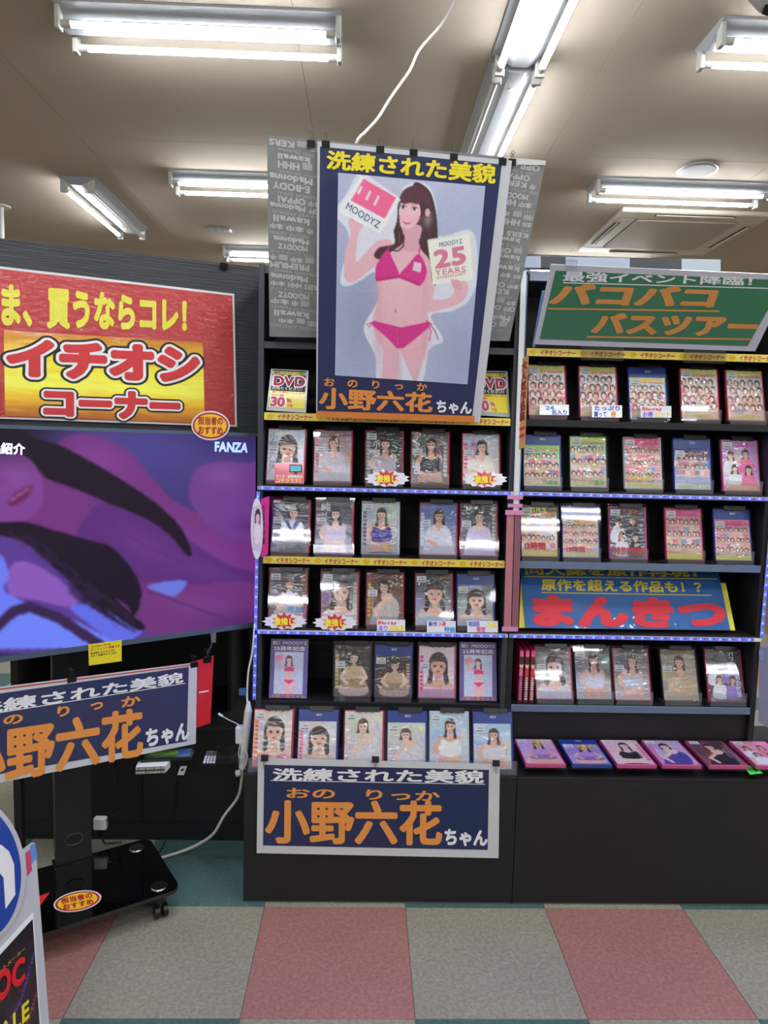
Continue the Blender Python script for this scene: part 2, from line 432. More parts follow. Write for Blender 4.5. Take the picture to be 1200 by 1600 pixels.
for i in range(-2, 5):
    for j in range(-3, 4):
        o = bpy.data.objects.new('ceiling_panel', pm); COL.objects.link(o); o.parent = ceil; o.location = (PX+i*PXW, -.6+j*2.72, CZ)
M_wall = mat('wall_paint', (214, 208, 190), .85, var=.05, vscale=2)
struct('wall_back', MB().box(-6, 9.5, 0, 6, 9.6, CZ+.01), M_wall)
struct('wall_front', MB().box(-6, -9, 0, 6, -8.9, CZ+.01), M_wall)
struct('wall_left', MB().box(-6, -8.9, 0, -5.9, 9.5, CZ+.01), M_wall)
struct('wall_right', MB().box(5.9, -8.9, 0, 6, 9.5, CZ+.01), M_wall)
struct('baseboard_back', MB().box(-5.9, 9.46, 0, 5.9, 9.5, .08, .003), M_black)

# ------------------------------------------------------------------ ceiling fittings
M_tube = mat('lit_tube', (246, 250, 255), .4, emit=TUBE, var=0)
M_tubeoff = mat('unlit_tube', (205, 208, 208), .25)
def ceiling_light(cx, cy, rot, label, lit=(1, 1)):
    t = thing('ceiling_light', label, 'ceiling light', (cx, cy, CZ), 'twin tube ceiling lights')
    t.rotation_euler.z = rot
    L = .625
    b = MB().prism([(-.135, 0), (-.135, -.012), (-.12, -.018), (-.035, -.062), (.035, -.062), (.12, -.018), (.135, -.012), (.135, 0)], -L, L, 0)
    part('body', b, M_lamp, t, local=True)
    for k, y in enumerate((-.098, .098)):
        n_ = 20; v_ = [(x, y+.0155*math.cos(2*math.pi*i/n_), -.085+.0155*math.sin(2*math.pi*i/n_)) for x in (-.56, .56) for i in range(n_)]
        q_ = [(i, (i+1) % n_, n_+(i+1) % n_, n_+i) for i in range(n_)]
        low = [q for i, q in enumerate(q_) if i >= 9 or i < 1]
        o = part('tube', MB().add(v_, low), M_tube if lit[k] else M_tubeoff, t, smooth=True, local=True)
        part('tube_back', MB().add(v_, [q for q in q_ if q not in low]+[tuple(range(n_-1, -1, -1)), tuple(range(n_, 2*n_))]), M_socket, o, smooth=True, local=True)
        for s_ in (-1, 1):
            m = MB().box(s_*.612-.012, y-.024, -.112, s_*.612+.012, y+.024, -.012, .004)
            m.cyl((s_*.557, y, -.085), (s_*.604, y, -.085), .0165, 12)
            part('socket', m, M_socket, t, local=True)
    b = MB()
    for x in (-.46, .46): b.cyl((x, 0, -.061), (x, 0, -.069), .012, 10)
    part('screw_cap', b, mat('cap_yellowed', (206, 200, 170), .4), t, local=True, kind='stuff')
    return t
H = math.pi/2
ceiling_light(-.77, 3.49, 0, 'large lit twin tube ceiling light across the top left of the view')
ceiling_light(2.14, 3.42, 0, 'lit twin tube light cut off by the right edge at the top')
ceiling_light(-.80, 5.44, 0, 'lit twin tube light half hidden behind the upper left of the hanging poster')
ceiling_light(2.20, 5.30, 0, 'lit twin tube light just in front of the square ceiling air conditioner')
ceiling_light(-.80, 7.38, 0, 'smallest far twin tube light low over the black banner board')
ceiling_light(.705, 3.03, H, 'lit twin tube light running lengthways out of the top of the frame', (1, 1))
ceiling_light(.705, 4.33, H, 'lengthways twin tube light with only its right tube lit, behind poster', (1, 0))
ceiling_light(-2.14, 6.15, H, 'lengthways twin tube light with only its left tube lit, above banner board', (0, 1))
ceiling_light(.705, 1.72, H, 'lengthways twin tube light over the aisle, nearest the camera')
for x, y in ((-.77, 1.52), (2.14, 1.5), (-.77, -.45), (2.14, -.45), (-3.7, 3.49), (2.2, 7.4), (-3.7, -.45), (5., -.45), (-3.7, -2.4), (-.77, -2.4), (2.14, -2.4), (5., -2.4), (-3.7, -4.35), (-.77, -4.35), (2.14, -4.35), (5., -4.35), (-.77, -6.3), (2.14, -6.3)):  # unseen lamps added off frame to brighten the upright faces
    o = ceiling_light(x, y, 0, 'added twin tube light on the ceiling, unseen, for fill light')
# round speaker
c = at(1090, 264, Z=CZ)
t = thing('ceiling_speaker', 'round grey flush speaker grille in the ceiling at upper right', 'speaker', c)
part('rim', MB().cyl((c[0], c[1], CZ+.004), (c[0], c[1], CZ-.012), .135, 40, .13), M_lamp, t, smooth=True)
part('grille', MB().cyl((c[0], c[1], CZ-.011), (c[0], c[1], CZ-.016), .118, 40, .114), mat('speaker_mesh', (150, 150, 146), .7, bump=.3, bscale=400), t, smooth=True)
# cassette air conditioner
c = at(1042, 362, Z=CZ); ax, ay = c[0], c[1]
t = thing('air_conditioner', 'square white cassette air conditioner set in the ceiling at right', 'air conditioner', (ax, ay, CZ))
M_ac = mat('ac_plastic', (206, 198, 182), .45, var=.04)
Wc = .60
b = MB(); z1 = CZ-.035
fr = [(-Wc, -Wc, Wc, -Wc+.18), (-Wc, Wc-.18, Wc, Wc), (-Wc, -Wc+.18, -Wc+.18, Wc-.18), (Wc-.18, -Wc+.18, Wc, Wc-.18)]
for q in fr:
    part('frame_side', MB().box(ax+q[0], ay+q[1], z1, ax+q[2], ay+q[3], CZ+.002, .008), M_ac, t)
part('intake_grille', MB().box(ax-.41, ay-.41, z1-.006, ax+.41, ay+.41, CZ, .01), mat('ac_grille', (176, 166, 150), .6, stretch=(1, 60, 1), bump=.4, bscale=6), t)
for k in range(4):
    M_ = Matrix.Translation((ax, ay, 0)) @ Matrix.Rotation(k*H, 4, 'Z')
    part('air_slot', MB().box(-.32, -.565, z1-.0015, .32, -.515, z1+.01, .0008, M_), M_blackp, t)
    part('louver', MB().box(-.31, -.552, z1-.010, .31, -.540, z1-.001, .001, M_), M_ac, t)
c = at(342, 358, Z=CZ)
t = thing('ceiling_sign_vent', 'tiny pale slotted vent plate on the ceiling above the banner board', 'vent', c)
part('plate', MB().box(c[0]-.11, c[1]-.05, CZ-.012, c[0]+.11, c[1]+.05, CZ+.001, .004), M_lamp, t)
for k in (-1, 0, 1): part('slot', MB().box(c[0]+k*.06-.018, c[1]-.03, CZ-.0135, c[0]+k*.06+.018, c[1]+.03, CZ-.010), M_socket, t)
# ceiling pole far left
c = at(2, 322, Z=CZ)
t = thing('ceiling_pole', 'thin white pole with round flange dropping from ceiling at far left', 'pole', (c[0], c[1], CZ))
part('flange', MB().cyl((c[0], c[1], CZ+.001), (c[0], c[1], CZ-.012), .075, 24, .07), M_socket, t, smooth=True)
part('tube', MB().cyl((c[0], c[1], CZ-.01), (c[0], c[1], 0), .019, 16), M_plastic, t, smooth=True)
# bracket top right
P_ = Plane((0, 2.6, 0), (0, -.25, -1)); pz = at(1180, 8, Y=2.75)
P_ = Plane(pz, (0, -.35, -1))
t = thing('hanging_bracket', 'grey metal bracket with dark end at the top right corner', 'bracket', pz)
part('plate', MB().slab(P_.q([(1132, -40), (1290, -60), (1310, 30), (1186, 20)]), .012), mat('bracket_grey', (176, 178, 172), .5, metal=0.), t)
part('end_block', MB().slab(P_.q([(1190, 22), (1196, 8), (1290, 8), (1290, 60)], .004), .03), M_blackm, t)
pa = P_.on(1215, -25)
part('rod', MB().cyl(pa, (pa[0], pa[1], CZ), .008), M_metal, t)
# white cable hanging from the ceiling down behind the poster
cp = [at(712, 0, Y=2.5), at(690, 38, Y=2.55), at(655, 78, Y=2.55), at(640, 110, Y=2.5), at(612, 150, Y=2.48), at(590, 185, Y=2.46), at(572, 205, Y=2.45), at(556, 226, Y=2.44), at(540, 300, Y=2.55), at(535, 400, Y=2.66)]
top = at(740, -60, Y=2.45); top[2] = min(top[2], CZ)
solo('ceiling_cable', MB().tube([(top[0]+.02, top[1], CZ), top]+cp, .0048), M_cable, 'thin white cable sagging from the ceiling to behind the tall poster', 'cable', smooth=True)

# ------------------------------------------------------------------ display shelving (two bays) on low plinths
YF = 2.43; YB = 2.70; BZ = .435; YP = 2.235
LV = [1.815, 1.582, 1.343, 1.10, .852, .595]          # mid heights of the shelf front edges
def price_rail(parent, x0, x1, z, tail=None):
    """yellow printed price strip clipped to a shelf edge"""
    sh = Sheet([(x0, YF-.004, z+.0125), (x1, YF-.004, z+.0125), (x1, YF-.004, z-.0125), (x0, YF-.004, z-.0125)])
    o = part('price_strip', MB().slab(sh, .003), mat('strip_yellow', (228, 206, 92), .35, coat=.6, bump=.15, bscale=20), parent, label='yellow price strip with red lettering')
    n = max(1, round((x1-x0)/.155)); b = MB(); r = MB()
    for k in range(n):
        a = (k+.03)/n; e = (k+.97)/n; m = a+(e-a)*.2
        b.poly(sh, [(a+(m-a)*.5+(m-a)*.38*math.cos(t)*1., .5+.36*math.sin(t)) for t in [2*math.pi*q/10 for q in range(10)]][::-1], .0005)
        write(r, sh.sub(m+(e-m)*.06, .12, e, .92), 'イチオシコーナー', .0007, .04)
    part('emblem', b, mat('strip_gold', (214, 178, 20), .5), o, kind='stuff')
    part('lettering', r, mat('strip_red', (176, 70, 60), .5), o, kind='stuff')
def bay(name, label, x0, x1, group, strips, rails):
    t = thing(name, label, 'shelving', ((x0+x1)/2, YB, BZ), group)
    for a, b_ in ((x0, x0+.019), (x1-.019, x1)):
        part('side_panel', MB().box(a, YF, BZ, b_, YB, 2.075, .001), M_black, t)
        part('edge_band', MB().box(a+.0005, YF-.0015, BZ+.002, b_-.0005, YF, 2.073), M_edge if name == 'shelving_bay' else M_black, t)
    part('back_panel', MB().box(x0+.019, YB-.01, BZ, x1-.019, YB, 2.07), M_black2, t)
    part('top_rail', MB().box(x0+.019, YF+.002, 2.045, x1-.019, YB-.01, 2.07, .001), M_edge, t)
    part('kick_panel', MB().box(x0+.019, YF+.02, BZ, x1-.019, YF+.035, LV[5]-.011), M_black, t)
    for k, z in enumerate(LV):
        s_ = part('shelf', MB().box(x0+.0195, YF, z-.011, x1-.0195, YB-.0105, z+.011, .0008), M_black2, t)
        if k in strips: price_rail(s_, x0+.022, x1-.022, z)
        elif k in rails: part('front_rail', MB().box(x0+.0195, YF-.004, z-.0125, x1-.0195, YF-.0003, z+.0125, .001), M_blue_edge, s_)
        elif k in (2, 4): part('front_rail', MB().box(x0+.002, YF-.0105, z-.006, x1-.002, YF-.0003, z+.006, .001), M_plastic, s_)
        else: part('front_band', MB().box(x0+.0195, YF-.0015, z-.0105, x1-.0195, YF-.0002, z+.0105), M_edge if k == 0 else M_black, s_)
    return t
XL, XM, XR = -.3585, .507, 1.392
bay('shelving_bay', 'black shelving bay in the middle, five rows of cases under the tall poster', XL, XM, 'black shelving bays', (1, 3), ())
bay('shelving_bay_right', 'black shelving bay on the right with the green and blue signs', XM+.001, XR, 'black shelving bays', (0,), (3, 5))
bpy.data.objects['shelving_bay_right'].name = 'shelving_bay.001'
for (a, b_, lb) in ((-.365, .5145, 'black plinth cabinet under the middle bay with the blue name banner'), (.5165, 1.62, 'black plinth cabinet under the right bay with flat cases on top')):
    t = thing('plinth_cabinet', lb, 'cabinet', ((a+b_)/2, (YP+YB)/2, 0), 'low black plinths')
    part('front_panel', MB().box(a, YP, .006, b_, YP+.018, BZ-.018, .001), M_black, t)
    part('top_panel', MB().box(a, YP, BZ-.018, b_, YB, BZ, .001), M_black, t)
    for q in (a, b_-.018): part('side_panel', MB().box(q, YP+.018, .006, q+.018, YB, BZ-.018), M_black, t)
    part('foot_strip', MB().box(a+.01, YP+.004, 0, b_-.01, YB-.01, .006), mat('foot_grey', (96, 92, 84), .6), t)
# crossbar and checkered banner roll on top of the right bay
t = thing('top_banner_board', 'blue grey and black blocked board lying along the top of the right bay', 'board', (.95, 2.5, 2.075))
P_ = Plane((.9, 2.42, 2.1), (0, -1, .15))
seg = [(820, 845, (150, 160, 176)), (845, 884, (46, 50, 56)), (884, 921, (150, 160, 172)), (921, 984, (150, 160, 172)), (984, 1065, (44, 48, 54)), (1065, 1126, (160, 168, 178))]
for a, b_, c in seg:
    dy = lambda u: (u-820)*.018
    part('segment', MB().slab(P_.q([(a, 400+dy(a)), (b_, 400+dy(b_)), (b_, 418+dy(b_)), (a, 418+dy(a))]), .02), mat('seg_%d' % c[0], c, .5), t)
part('under_bar', MB().box(.53, YF-.004, 2.046, 1.05, YF+.0015, 2.076, .001), mat('bar_grey', (128, 136, 152), .5), t)
# post between the bays: white channel, pink tape, orange strip sign
t = thing('post_channel', 'white plastic channel running down the post between the two bays', 'channel', (.5, 2.42, 1.27))
ca, cb = at(818.5, 424, Y=2.412), at(806, 800, Y=2.412)
def strip_between(p, q, w_, d):
    b = MB(); v = []
    for P in (p, q):
        for x, y in ((-w_/2, 0), (w_/2, 0), (w_/2, d), (-w_/2, d)): v.append((P[0]+x, P[1]+y, P[2]))
    return b.add(v, [(3, 2, 1, 0), (4, 5, 6, 7), (0, 1, 5, 4), (1, 2, 6, 5), (2, 3, 7, 6), (3, 0, 4, 7)])
part('channel', strip_between(cb, ca, .017, .010), M_plastic, t)
part('cover_lip', strip_between(cb+np.array([.011, .004, 0]), ca+np.array([.011, .004, -.01]), .005, .006), mat('lip_blue', (120, 140, 172), .4), t)
M_pink = mat('pink_tape', (184, 116, 130), .5, var=.12, vscale=14, bump=.2, bscale=60)
t = thing('pink_tape_wrap', 'dusty pink tape wrapped over the lower part of the post channel', 'tape', (.5, 2.41, .86))
pa, pb = at(804, 803, Y=2.412), at(799, 983, Y=2.412)
part('strip', strip_between(pb+np.array([-.0135, 0, 0]), pa+np.array([-.0135, 0, 0]), .024, .006), M_pink, t)
part('strip', strip_between(pb+np.array([.0125, 0, 0]), pa+np.array([.0125, 0, 0]), .022, .006), mat('pink_tape_dark', (136, 88, 104), .5, var=.12, vscale=14), t)
for u, v, w_, hh in ((805, 777, .052, .014), (805, 790, .050, .012), (804, 801, .062, .016), (797, 983, .055, .016)):
    p = at(u, v, Y=2.4085); part('band', MB().box(p[0]-w_/2, p[1], p[2]-hh/2, p[0]+w_/2, p[1]+.003, p[2]+hh/2), mat('pink_band', (214, 140, 180), .5), t)
P_ = Plane((.53, 2.40, 1.6), (-.75, -1, 0))
t = thing('orange_strip_sign', 'narrow orange brown vertical strip sign taped beside the white channel', 'sign', P_.on(812, 700))
sh = P_.q([(814, 562), (826, 553), (820, 699), (805, 704)])
part('card', MB().slab(sh, .002), mat('strip_brown', (190, 142, 84), .5, var=.2, vscale=30), t)
b = MB(); write(b, sh.sub(.12, .04, .88, .70), '大人気作品集', .0007, .05, vertical=True); part('lettering', b, mat('dark_red', (120, 30, 50), .5), t, kind='stuff')
b = MB(); b.rect(sh, .1, .76, .9, .80); b.rect(sh, .1, .84, .9, .88); part('rule', b, M_redp, t, kind='stuff')

# ------------------------------------------------------------------ blue LED strips
M_led = mat('blue_diode', (5, 11, 255), .3, emit=LEDS, var=0)
M_ledw = mat('led_tape', (140, 142, 176), .4, var=.08, vscale=80)
def led_strip(p, q, label, nrm=(0, -1, 0), step=.033, w_=.011):
    p = np.array(p, float); q = np.array(q, float); L = np.linalg.norm(q-p); d = (q-p)/L; n = np.array(nrm, float); s_ = np.cross(d, n)
    t = thing('led_strip', label, 'light strip', (p+q)/2, 'blue light strips')
    sh = Sheet([p-s_*w_/2, q-s_*w_/2, q+s_*w_/2, p+s_*w_/2])
    if sh.n@n < 0: sh = Sheet([p+s_*w_/2, q+s_*w_/2, q-s_*w_/2, p-s_*w_/2])
    part('tape', MB().slab(sh, .0015), M_ledw, t)
    k = int(L/step); b = MB(); rs = MB()
    for i in range(k):
        x = (i+.5)/k; a = .0022/L; c = sh.P(x, .5)
        c2 = [sh.P(x-a, .24, .0), sh.P(x+a, .24, .0), sh.P(x+a, .76, .0), sh.P(x-a, .76, .0)]
        m = MB(); m.slab(Sheet([z+n*.0018 for z in c2]), .0018)
        rs.rect(sh, x+.35/k, .36, x+.45/k, .64, .0004)
        part('diode', m, M_led, t)
    part('resistors', rs, M_blackp, t, kind='stuff')
y = YF-.0125
led_strip((XL+.002, y, LV[2]), (XM-.012, y, LV[2]+.001), 'blue light strip on the third shelf edge of the middle bay')
led_strip((XM+.004, y, LV[2]), (XR+.004, y, LV[2]), 'blue light strip on the shelf edge of the right bay above the thirteen hour covers')
led_strip((XL-.006, y, LV[4]), (XM-.012, y, LV[4]), 'blue light strip on the lower shelf edge of the middle bay')
led_strip((XM+.004, y, LV[4]), (XR-.03, y, LV[4]+.002), 'blue light strip on the shelf edge under the blue sign')
led_strip((XL+.005, y, LV[2]-.012), (XL-.003, y, LV[5]+.02), 'upright blue light strip down the left post beside the television')
led_strip((XR+.002, y, LV[2]-.01), (XR-.004, y, LV[4]+.01), 'upright blue light strip down the right hand post')

# ------------------------------------------------------------------ signs
def clip(p, label, n=(0, -1, 0), up=1, s_=1., group='black binder clips', mt=None, tilt=0.):
    """binder clip: black spring body and two wire handles; p is the edge of the sheet it bites"""
    t = thing('binder_clip', label, 'clip', p, group); t.rotation_euler = (0, tilt, math.atan2(n[0], -n[1]))
    w_ = .0125*s_; b = MB()
    b.prism([(-.0012, -.010*s_), (-.0065*s_, .010*s_), (.0065*s_, .010*s_), (.0012, -.010*s_)][::-1], -w_, w_, 0)
    if up < 0: b.v = [(x, y_, -z) for x, y_, z in b.v]; b.f = [tuple(reversed(f)) for f in b.f]
    b.v = [(x, y_, z-.004*up) for x, y_, z in b.v]
    part('body', b, mt or M_blackm, t, local=True)
    for q in (-1, 1):
        z0 = .006*s_*up
        wire = [(-.004*s_, q*.006*s_, z0), (-.0022*s_, q*.008*s_, z0+.012*s_*up), (-.005*s_, q*.0085*s_, z0+.018*s_*up), (0, q*.009*s_, z0+.0235*s_*up), (.005*s_, q*.0085*s_, z0+.018*s_*up), (.0022*s_, q*.008*s_, z0+.012*s_*up), (.004*s_, q*.006*s_, z0)]
        part('wire_handle', MB().tube(wire, .0007*s_, 5, 3), mat('clip_wire', (70, 70, 70), .3, metal=.8) if mt is None else mt, t, local=True, smooth=True)
    return t
# grey patterned board behind the tall poster
PG = Plane(at(796, 533, Y=2.412), (.07, -.925, -.37))
gs = PG.q([(417, 211), (853, 251), (796, 533), (421, 526)])
t = thing('patterned_board', 'large grey board printed all over with pale maker names, behind the tall poster', 'board', gs.P(.5, 1))
part('panel', MB().slab(gs, .008), mat('board_grey', (142, 144, 142), .5, var=.03, coat=.3), t)
words = ['ATTACKERS', '本中', 'OPPAI', 'HHH', 'Madonna', 'ムーディーズ', 'PREMIUM', 'E-BODY', 'kawaii', '本中', 'MOODYZ', 'OPPAI']
bw, bd = MB(), MB(); random.seed(3)
for zone in ((.006, .188), (.845, .994)):
    y = .012; r = 0
    while y < .93:
        big = r % 3 != 1; hh = random.uniform(.026, .034) if big else random.uniform(.014, .018)
        z0 = zone[0] if zone[0] < .5 else .845-.02*y
        x = z0+random.choice([0, 0, .012, .03])
        while x < zone[1]-.03:
            wd = random.choice(words); ln = len(wd)*hh*(.60 if ord(wd[0]) < 256 else .95)/.62*.72
            if x+ln > zone[1]:
                wd = random.choice(['本中', 'HHH', '中', 'OPP', 'KERS']); ln = min(zone[1]-x, len(wd)*hh*.8)
            if y+hh+.17*ln+.13*(x-z0) > .985: break
            y0 = y+.13*(x-z0)
            sb = gs.subq([(x+ln, y0+hh+.10*ln), (x, y0+hh), (x, y0), (x+ln, y0+.10*ln)], .0004)
            write(bw if big else bd, sb, wd, .0003, .045 if big else .015, lat=ord(wd[0]) < 256)
            x += ln+.010
            if big and x+.04 < zone[1] and random.random() < .5:
                bd.poly(gs, [(x, y0), (x, y0+hh), (x+.034, y0+hh+.004), (x+.034, y0+.004)], .0006); x += .044
        y += hh+.007; r += 1
part('lettering', bw, mat('pale_grey_print', (206, 208, 206), .5), t, kind='stuff')
part('small_lettering', bd, mat('pale_grey_print_small', (182, 185, 183), .5), t, kind='stuff')
part('top_fold', MB().slab(PG.q([(788, 245), (853, 251), (852, 258), (787, 257)], .003), .002), M_white, t)

# tall poster
PP = Plane(at(750, 655, Y=2.405), (.06, -.96, -.27))
ps = PP.q([(496, 221), (800, 251), (750, 660), (494, 652)])
M_wsheet = mat('laminated_white', (205, 208, 212), .5, var=.02, coat=.8, bump=.25, bscale=7)
t = thing('tall_poster', 'tall navy poster with a printed woman in a pink bikini, hanging over the middle bay', 'poster', ps.P(.5, 1))
def bow(x, y): return .012*math.sin(math.pi*y)
part('sheet', MB().slab(ps, .001), M_wsheet, t)
M_navyl = mat('navy_laminated', (20, 37, 86), .5, var=.04, coat=1., bump=.35, bscale=6, crough=.05)
part('blue_ground', MB().slab(PP.q([(500, 229), (784, 257), (738, 650), (496, 642)], .001), .0006), M_navyl, t)
part('orange_foot', MB().slab(PP.q([(494, 642), (742, 650), (741, 660), (494, 652)], .0018), .0004), mat('orange_foot', (222, 132, 60), .5), t)
def wr(P_, quad, txt, h, m, parent, bold=.03, lat=False, name='lettering', **k):
    b = MB(); write(b, P_.q(quad, h), txt, .0, bold, lat, **k); return part(name, b, m, parent, kind='stuff')
wr(PP, [(511, 234), (776, 257), (774, 288), (509, 264)], '洗練された美貌', .0022, M_yprint, t, .038)
wr(PP, [(505, 589), (668, 598), (668, 612), (505, 604)], 'お　の　り　っ　か', .0046, M_orange, t, .03)
wr(PP, [(499, 604), (676, 614), (676, 645), (498, 639)], '小野六花', .0040, M_orange, t, .038)
wr(PP, [(681, 624), (738, 627), (737, 648), (680, 645)], 'ちゃん', .0040, M_wprint, t, .045)
# photograph on the poster, authored in the coordinates of a 2.609x study crop
ph = PP.q([(528.4, 269.8), (758.4, 290.8), (730.4, 600.5), (523.4, 586.4)], .0022)
A = sheet_art(ph, 150, 224, (178, 186, 210), 400, 200, 2.6087)
A.put(np.exp(-((A.X-430)/120)**2-((A.Y-760)/260)**2), (140, 148, 176), .55)
A.put(np.exp(-((A.X-830)/90)**2-((A.Y-930)/170)**2), (146, 154, 182), .4)
A.put(np.exp(-((A.X-620)/200)**2-((A.Y-240)/120)**2), (205, 206, 222), .6)
W_ = (222, 226, 236)
A.poly([(425, 185), (500, 225), (590, 285), (600, 245), (650, 222), (705, 240), (735, 320), (745, 440), (880, 422), (900, 600), (868, 700), (800, 745), (712, 765), (762, 862), (705, 905), (665, 1050), (505, 1050), (488, 930), (440, 815), (498, 700), (488, 590), (430, 620), (375, 645), (345, 615), (380, 440), (325, 350), (370, 270)], W_)
sk = (226, 188, 196); sk2 = (212, 166, 180); dk = (66, 42, 50)
A.poly([(640, 232), (700, 250), (728, 320), (740, 430), (735, 520), (742, 600), (712, 640), (680, 600), (662, 480), (650, 400)], dk)
A.poly([(478, 800), (520, 905), (512, 1050), (572, 1050), (584, 900), (650, 1050), (690, 920), (706, 810), (590, 770)], (224, 184, 194), False)
A.poly([(478, 790), (500, 690), (492, 600), (500, 500), (580, 470), (640, 480), (700, 515), (695, 640), (682, 700), (706, 800), (680, 880), (590, 905), (505, 880)], sk)
A.poly([(378, 380), (412, 352), (440, 378), (438, 400), (418, 440), (410, 545), (455, 500), (500, 460), (548, 460), (545, 515), (490, 560), (425, 612), (385, 630), (360, 600), (366, 500), (388, 430)], sk)
for i in range(4): A.ell(398+i*11, 368-i*3, 7, 15, (216, 166, 176), .3)
A.poly([(686, 500), (715, 560), (728, 650), (722, 698), (790, 690), (808, 655), (800, 618), (830, 605), (862, 640), (854, 690), (806, 724), (700, 750), (668, 722), (672, 620)], sk)
A.ell(590, 640, 60, 150, (234, 200, 206), 0, .5, 1); A.ell(500, 860, 22, 110, sk2, 0, .5, 1); A.ell(690, 850, 18, 90, sk2, 0, .5, 1); A.ell(582, 965, 12, 80, sk2, 0, .6, 1)
A.ell(500, 640, 14, 120, sk2, 0, .5, 1); A.ell(690, 620, 12, 90, sk2, 0, .5, 1)
A.poly([(598, 400), (672, 400), (668, 470), (700, 500), (585, 500), (560, 472), (598, 450)], (216, 172, 184))
A.ell(570, 745, 4, 8, (190, 130, 140))
A.ell(624, 345, 46, 62, (234, 200, 206), .06); A.ell(620, 378, 28, 34, (234, 198, 204), .06)
A.ell(600, 375, 16, 14, (230, 170, 182), 0, .5, 1); A.ell(655, 372, 16, 14, (230, 170, 182), 0, .5, 1)
for ex, ey in ((600, 325), (646, 332)):
    A.ell(ex, ey, 12, 6.5, (246, 240, 244), .12); A.ell(ex, ey, 6, 6.5, (62, 44, 56)); A.line([(ex-13, ey-4), (ex-2, ey-9), (ex+13, ey-4)], 3.5, (60, 36, 44)); A.line([(ex-14, ey-17), (ex+12, ey-19)], 3, (130, 84, 92), .8)
A.line([(616, 360), (624, 362)], 2.2, (206, 156, 166), .7)
A.poly([(597, 380), (615, 384), (634, 382), (626, 393), (608, 393)], (206, 110, 132)); A.line([(600, 383), (631, 385)], 2.2, (246, 236, 238))
A.poly([(577, 330), (584, 290), (606, 252), (650, 236), (694, 250), (716, 310), (706, 350), (690, 330), (684, 300), (660, 312), (632, 306), (606, 312), (590, 306), (582, 345)], (84, 52, 64))
for k in range(7): A.line([(600+k*14, 262), (592+k*15, 312)], 2, (112, 70, 84), .6)
A.poly([(582, 300), (574, 380), (562, 420), (566, 470), (536, 480), (500, 490), (482, 520), (500, 535), (532, 522), (560, 500), (596, 472), (600, 430), (590, 400), (584, 360)], dk)
A.line([(555, 500), (580, 502), (602, 480), (604, 440)], 6, dk)
A.poly([(682, 330), (716, 330), (744, 470), (740, 560), (734, 640), (716, 620), (706, 540), (676, 500), (664, 460), (684, 420)], dk)
A.line([(700, 400), (716, 480), (722, 580)], 4, (104, 68, 74), .7)
A.ell(699, 346, 10, 16, (232, 184, 188))
pk = (200, 62, 140)
A.poly([(536, 498), (560, 540), (584, 604), (540, 612), (492, 622), (488, 575), (505, 535)], pk); A.poly([(584, 604), (618, 560), (662, 515), (690, 560), (694, 600), (668, 642), (628, 628)], pk)
A.line([(536, 500), (545, 480)], 5, pk); A.line([(662, 515), (670, 480)], 5, pk)
A.poly([(490, 612), (584, 600), (670, 632), (668, 644), (584, 612), (492, 626)], (182, 50, 124), False)
A.poly([(644, 545), (674, 552), (670, 590), (638, 580)], (226, 206, 222), False)
A.poly([(478, 784), (590, 812), (700, 790), (704, 812), (645, 862), (600, 897), (574, 897), (530, 850), (476, 804)], pk, False); A.line([(578, 815), (586, 892)], 2.5, (176, 46, 120))
for q in ([(702, 795), (712, 830), (706, 866)], [(704, 795), (728, 825), (742, 862)], [(478, 790), (462, 812)], [(478, 790), (452, 802)], [(694, 786), (716, 800)]): A.line(q, 4, (190, 56, 130))
A.poly([(430, 198), (590, 292), (508, 432), (342, 345), (345, 320)], (236, 240, 242), False); A.poly([(440, 208), (572, 285), (525, 372), (388, 298)], (232, 118, 158), False)
for (a, b_) in (((452, 292), (466, 262)), ((485, 313), (500, 280)), ((418, 268), (430, 244))): A.line([a, b_], 9, (240, 236, 238))
A.line([(388, 300), (525, 374)], 5, (236, 240, 242))
A.poly([(880, 425), (888, 610), (720, 640), (698, 456)], (224, 228, 220), False); A.poly([(700, 462), (868, 432), (884, 618), (720, 640)], (240, 242, 232), False)
for i in range(4): A.ell(812+i*3, 624+i*9, 22, 5.5, (222, 170, 178), .15)
A.ell(700, 375, 20, 34, (196, 204, 190), .2, .55, 1)
A.line([(300, 655), (900, 690)], 1.6, (196, 200, 216), .7); A.line([(590, 180), (575, 1050)], 1.5, (210, 208, 218), .5)
photo = print_mesh('photo_print', A.done(grain=.25), ph, film('poster_lamination', .8, .5, (1.2, 1.2, 2.5), dist=.012, rand=False), t, 0.)
def wq(P_, crop, quad, txt, h, m, parent, bold=.02, lat=True):
    ox, oy, sc_ = crop; wr(P_, [(ox+x/sc_, oy+y/sc_) for x, y in quad], txt, h, m, parent, bold, lat)
CR = (400, 200, 2.6087); M_ind = mat('indigo_print', (70, 84, 150), .5); M_pkp = mat('pink_print', (224, 130, 160), .5)
wq(PP, CR, [(374, 300), (512, 384), (500, 412), (362, 326)], 'MOODYZ', .0030, M_ind, t, .0)
wq(PP, CR, [(745, 466), (842, 450), (843, 468), (746, 486)], 'MOODYZ', .0030, M_ind, t, .0)
wq(PP, CR, [(722, 500), (855, 478), (862, 550), (730, 572)], '25', .0030, M_pkp, t, .04)
wq(PP, CR, [(730, 578), (856, 562), (858, 586), (732, 602)], 'YEARS', .0030, M_pkp, t, .01)
wq(PP, CR, [(734, 606), (856, 588), (857, 598), (735, 616)], 'ANNIVERSARY', .0030, M_pkp, t, .0)
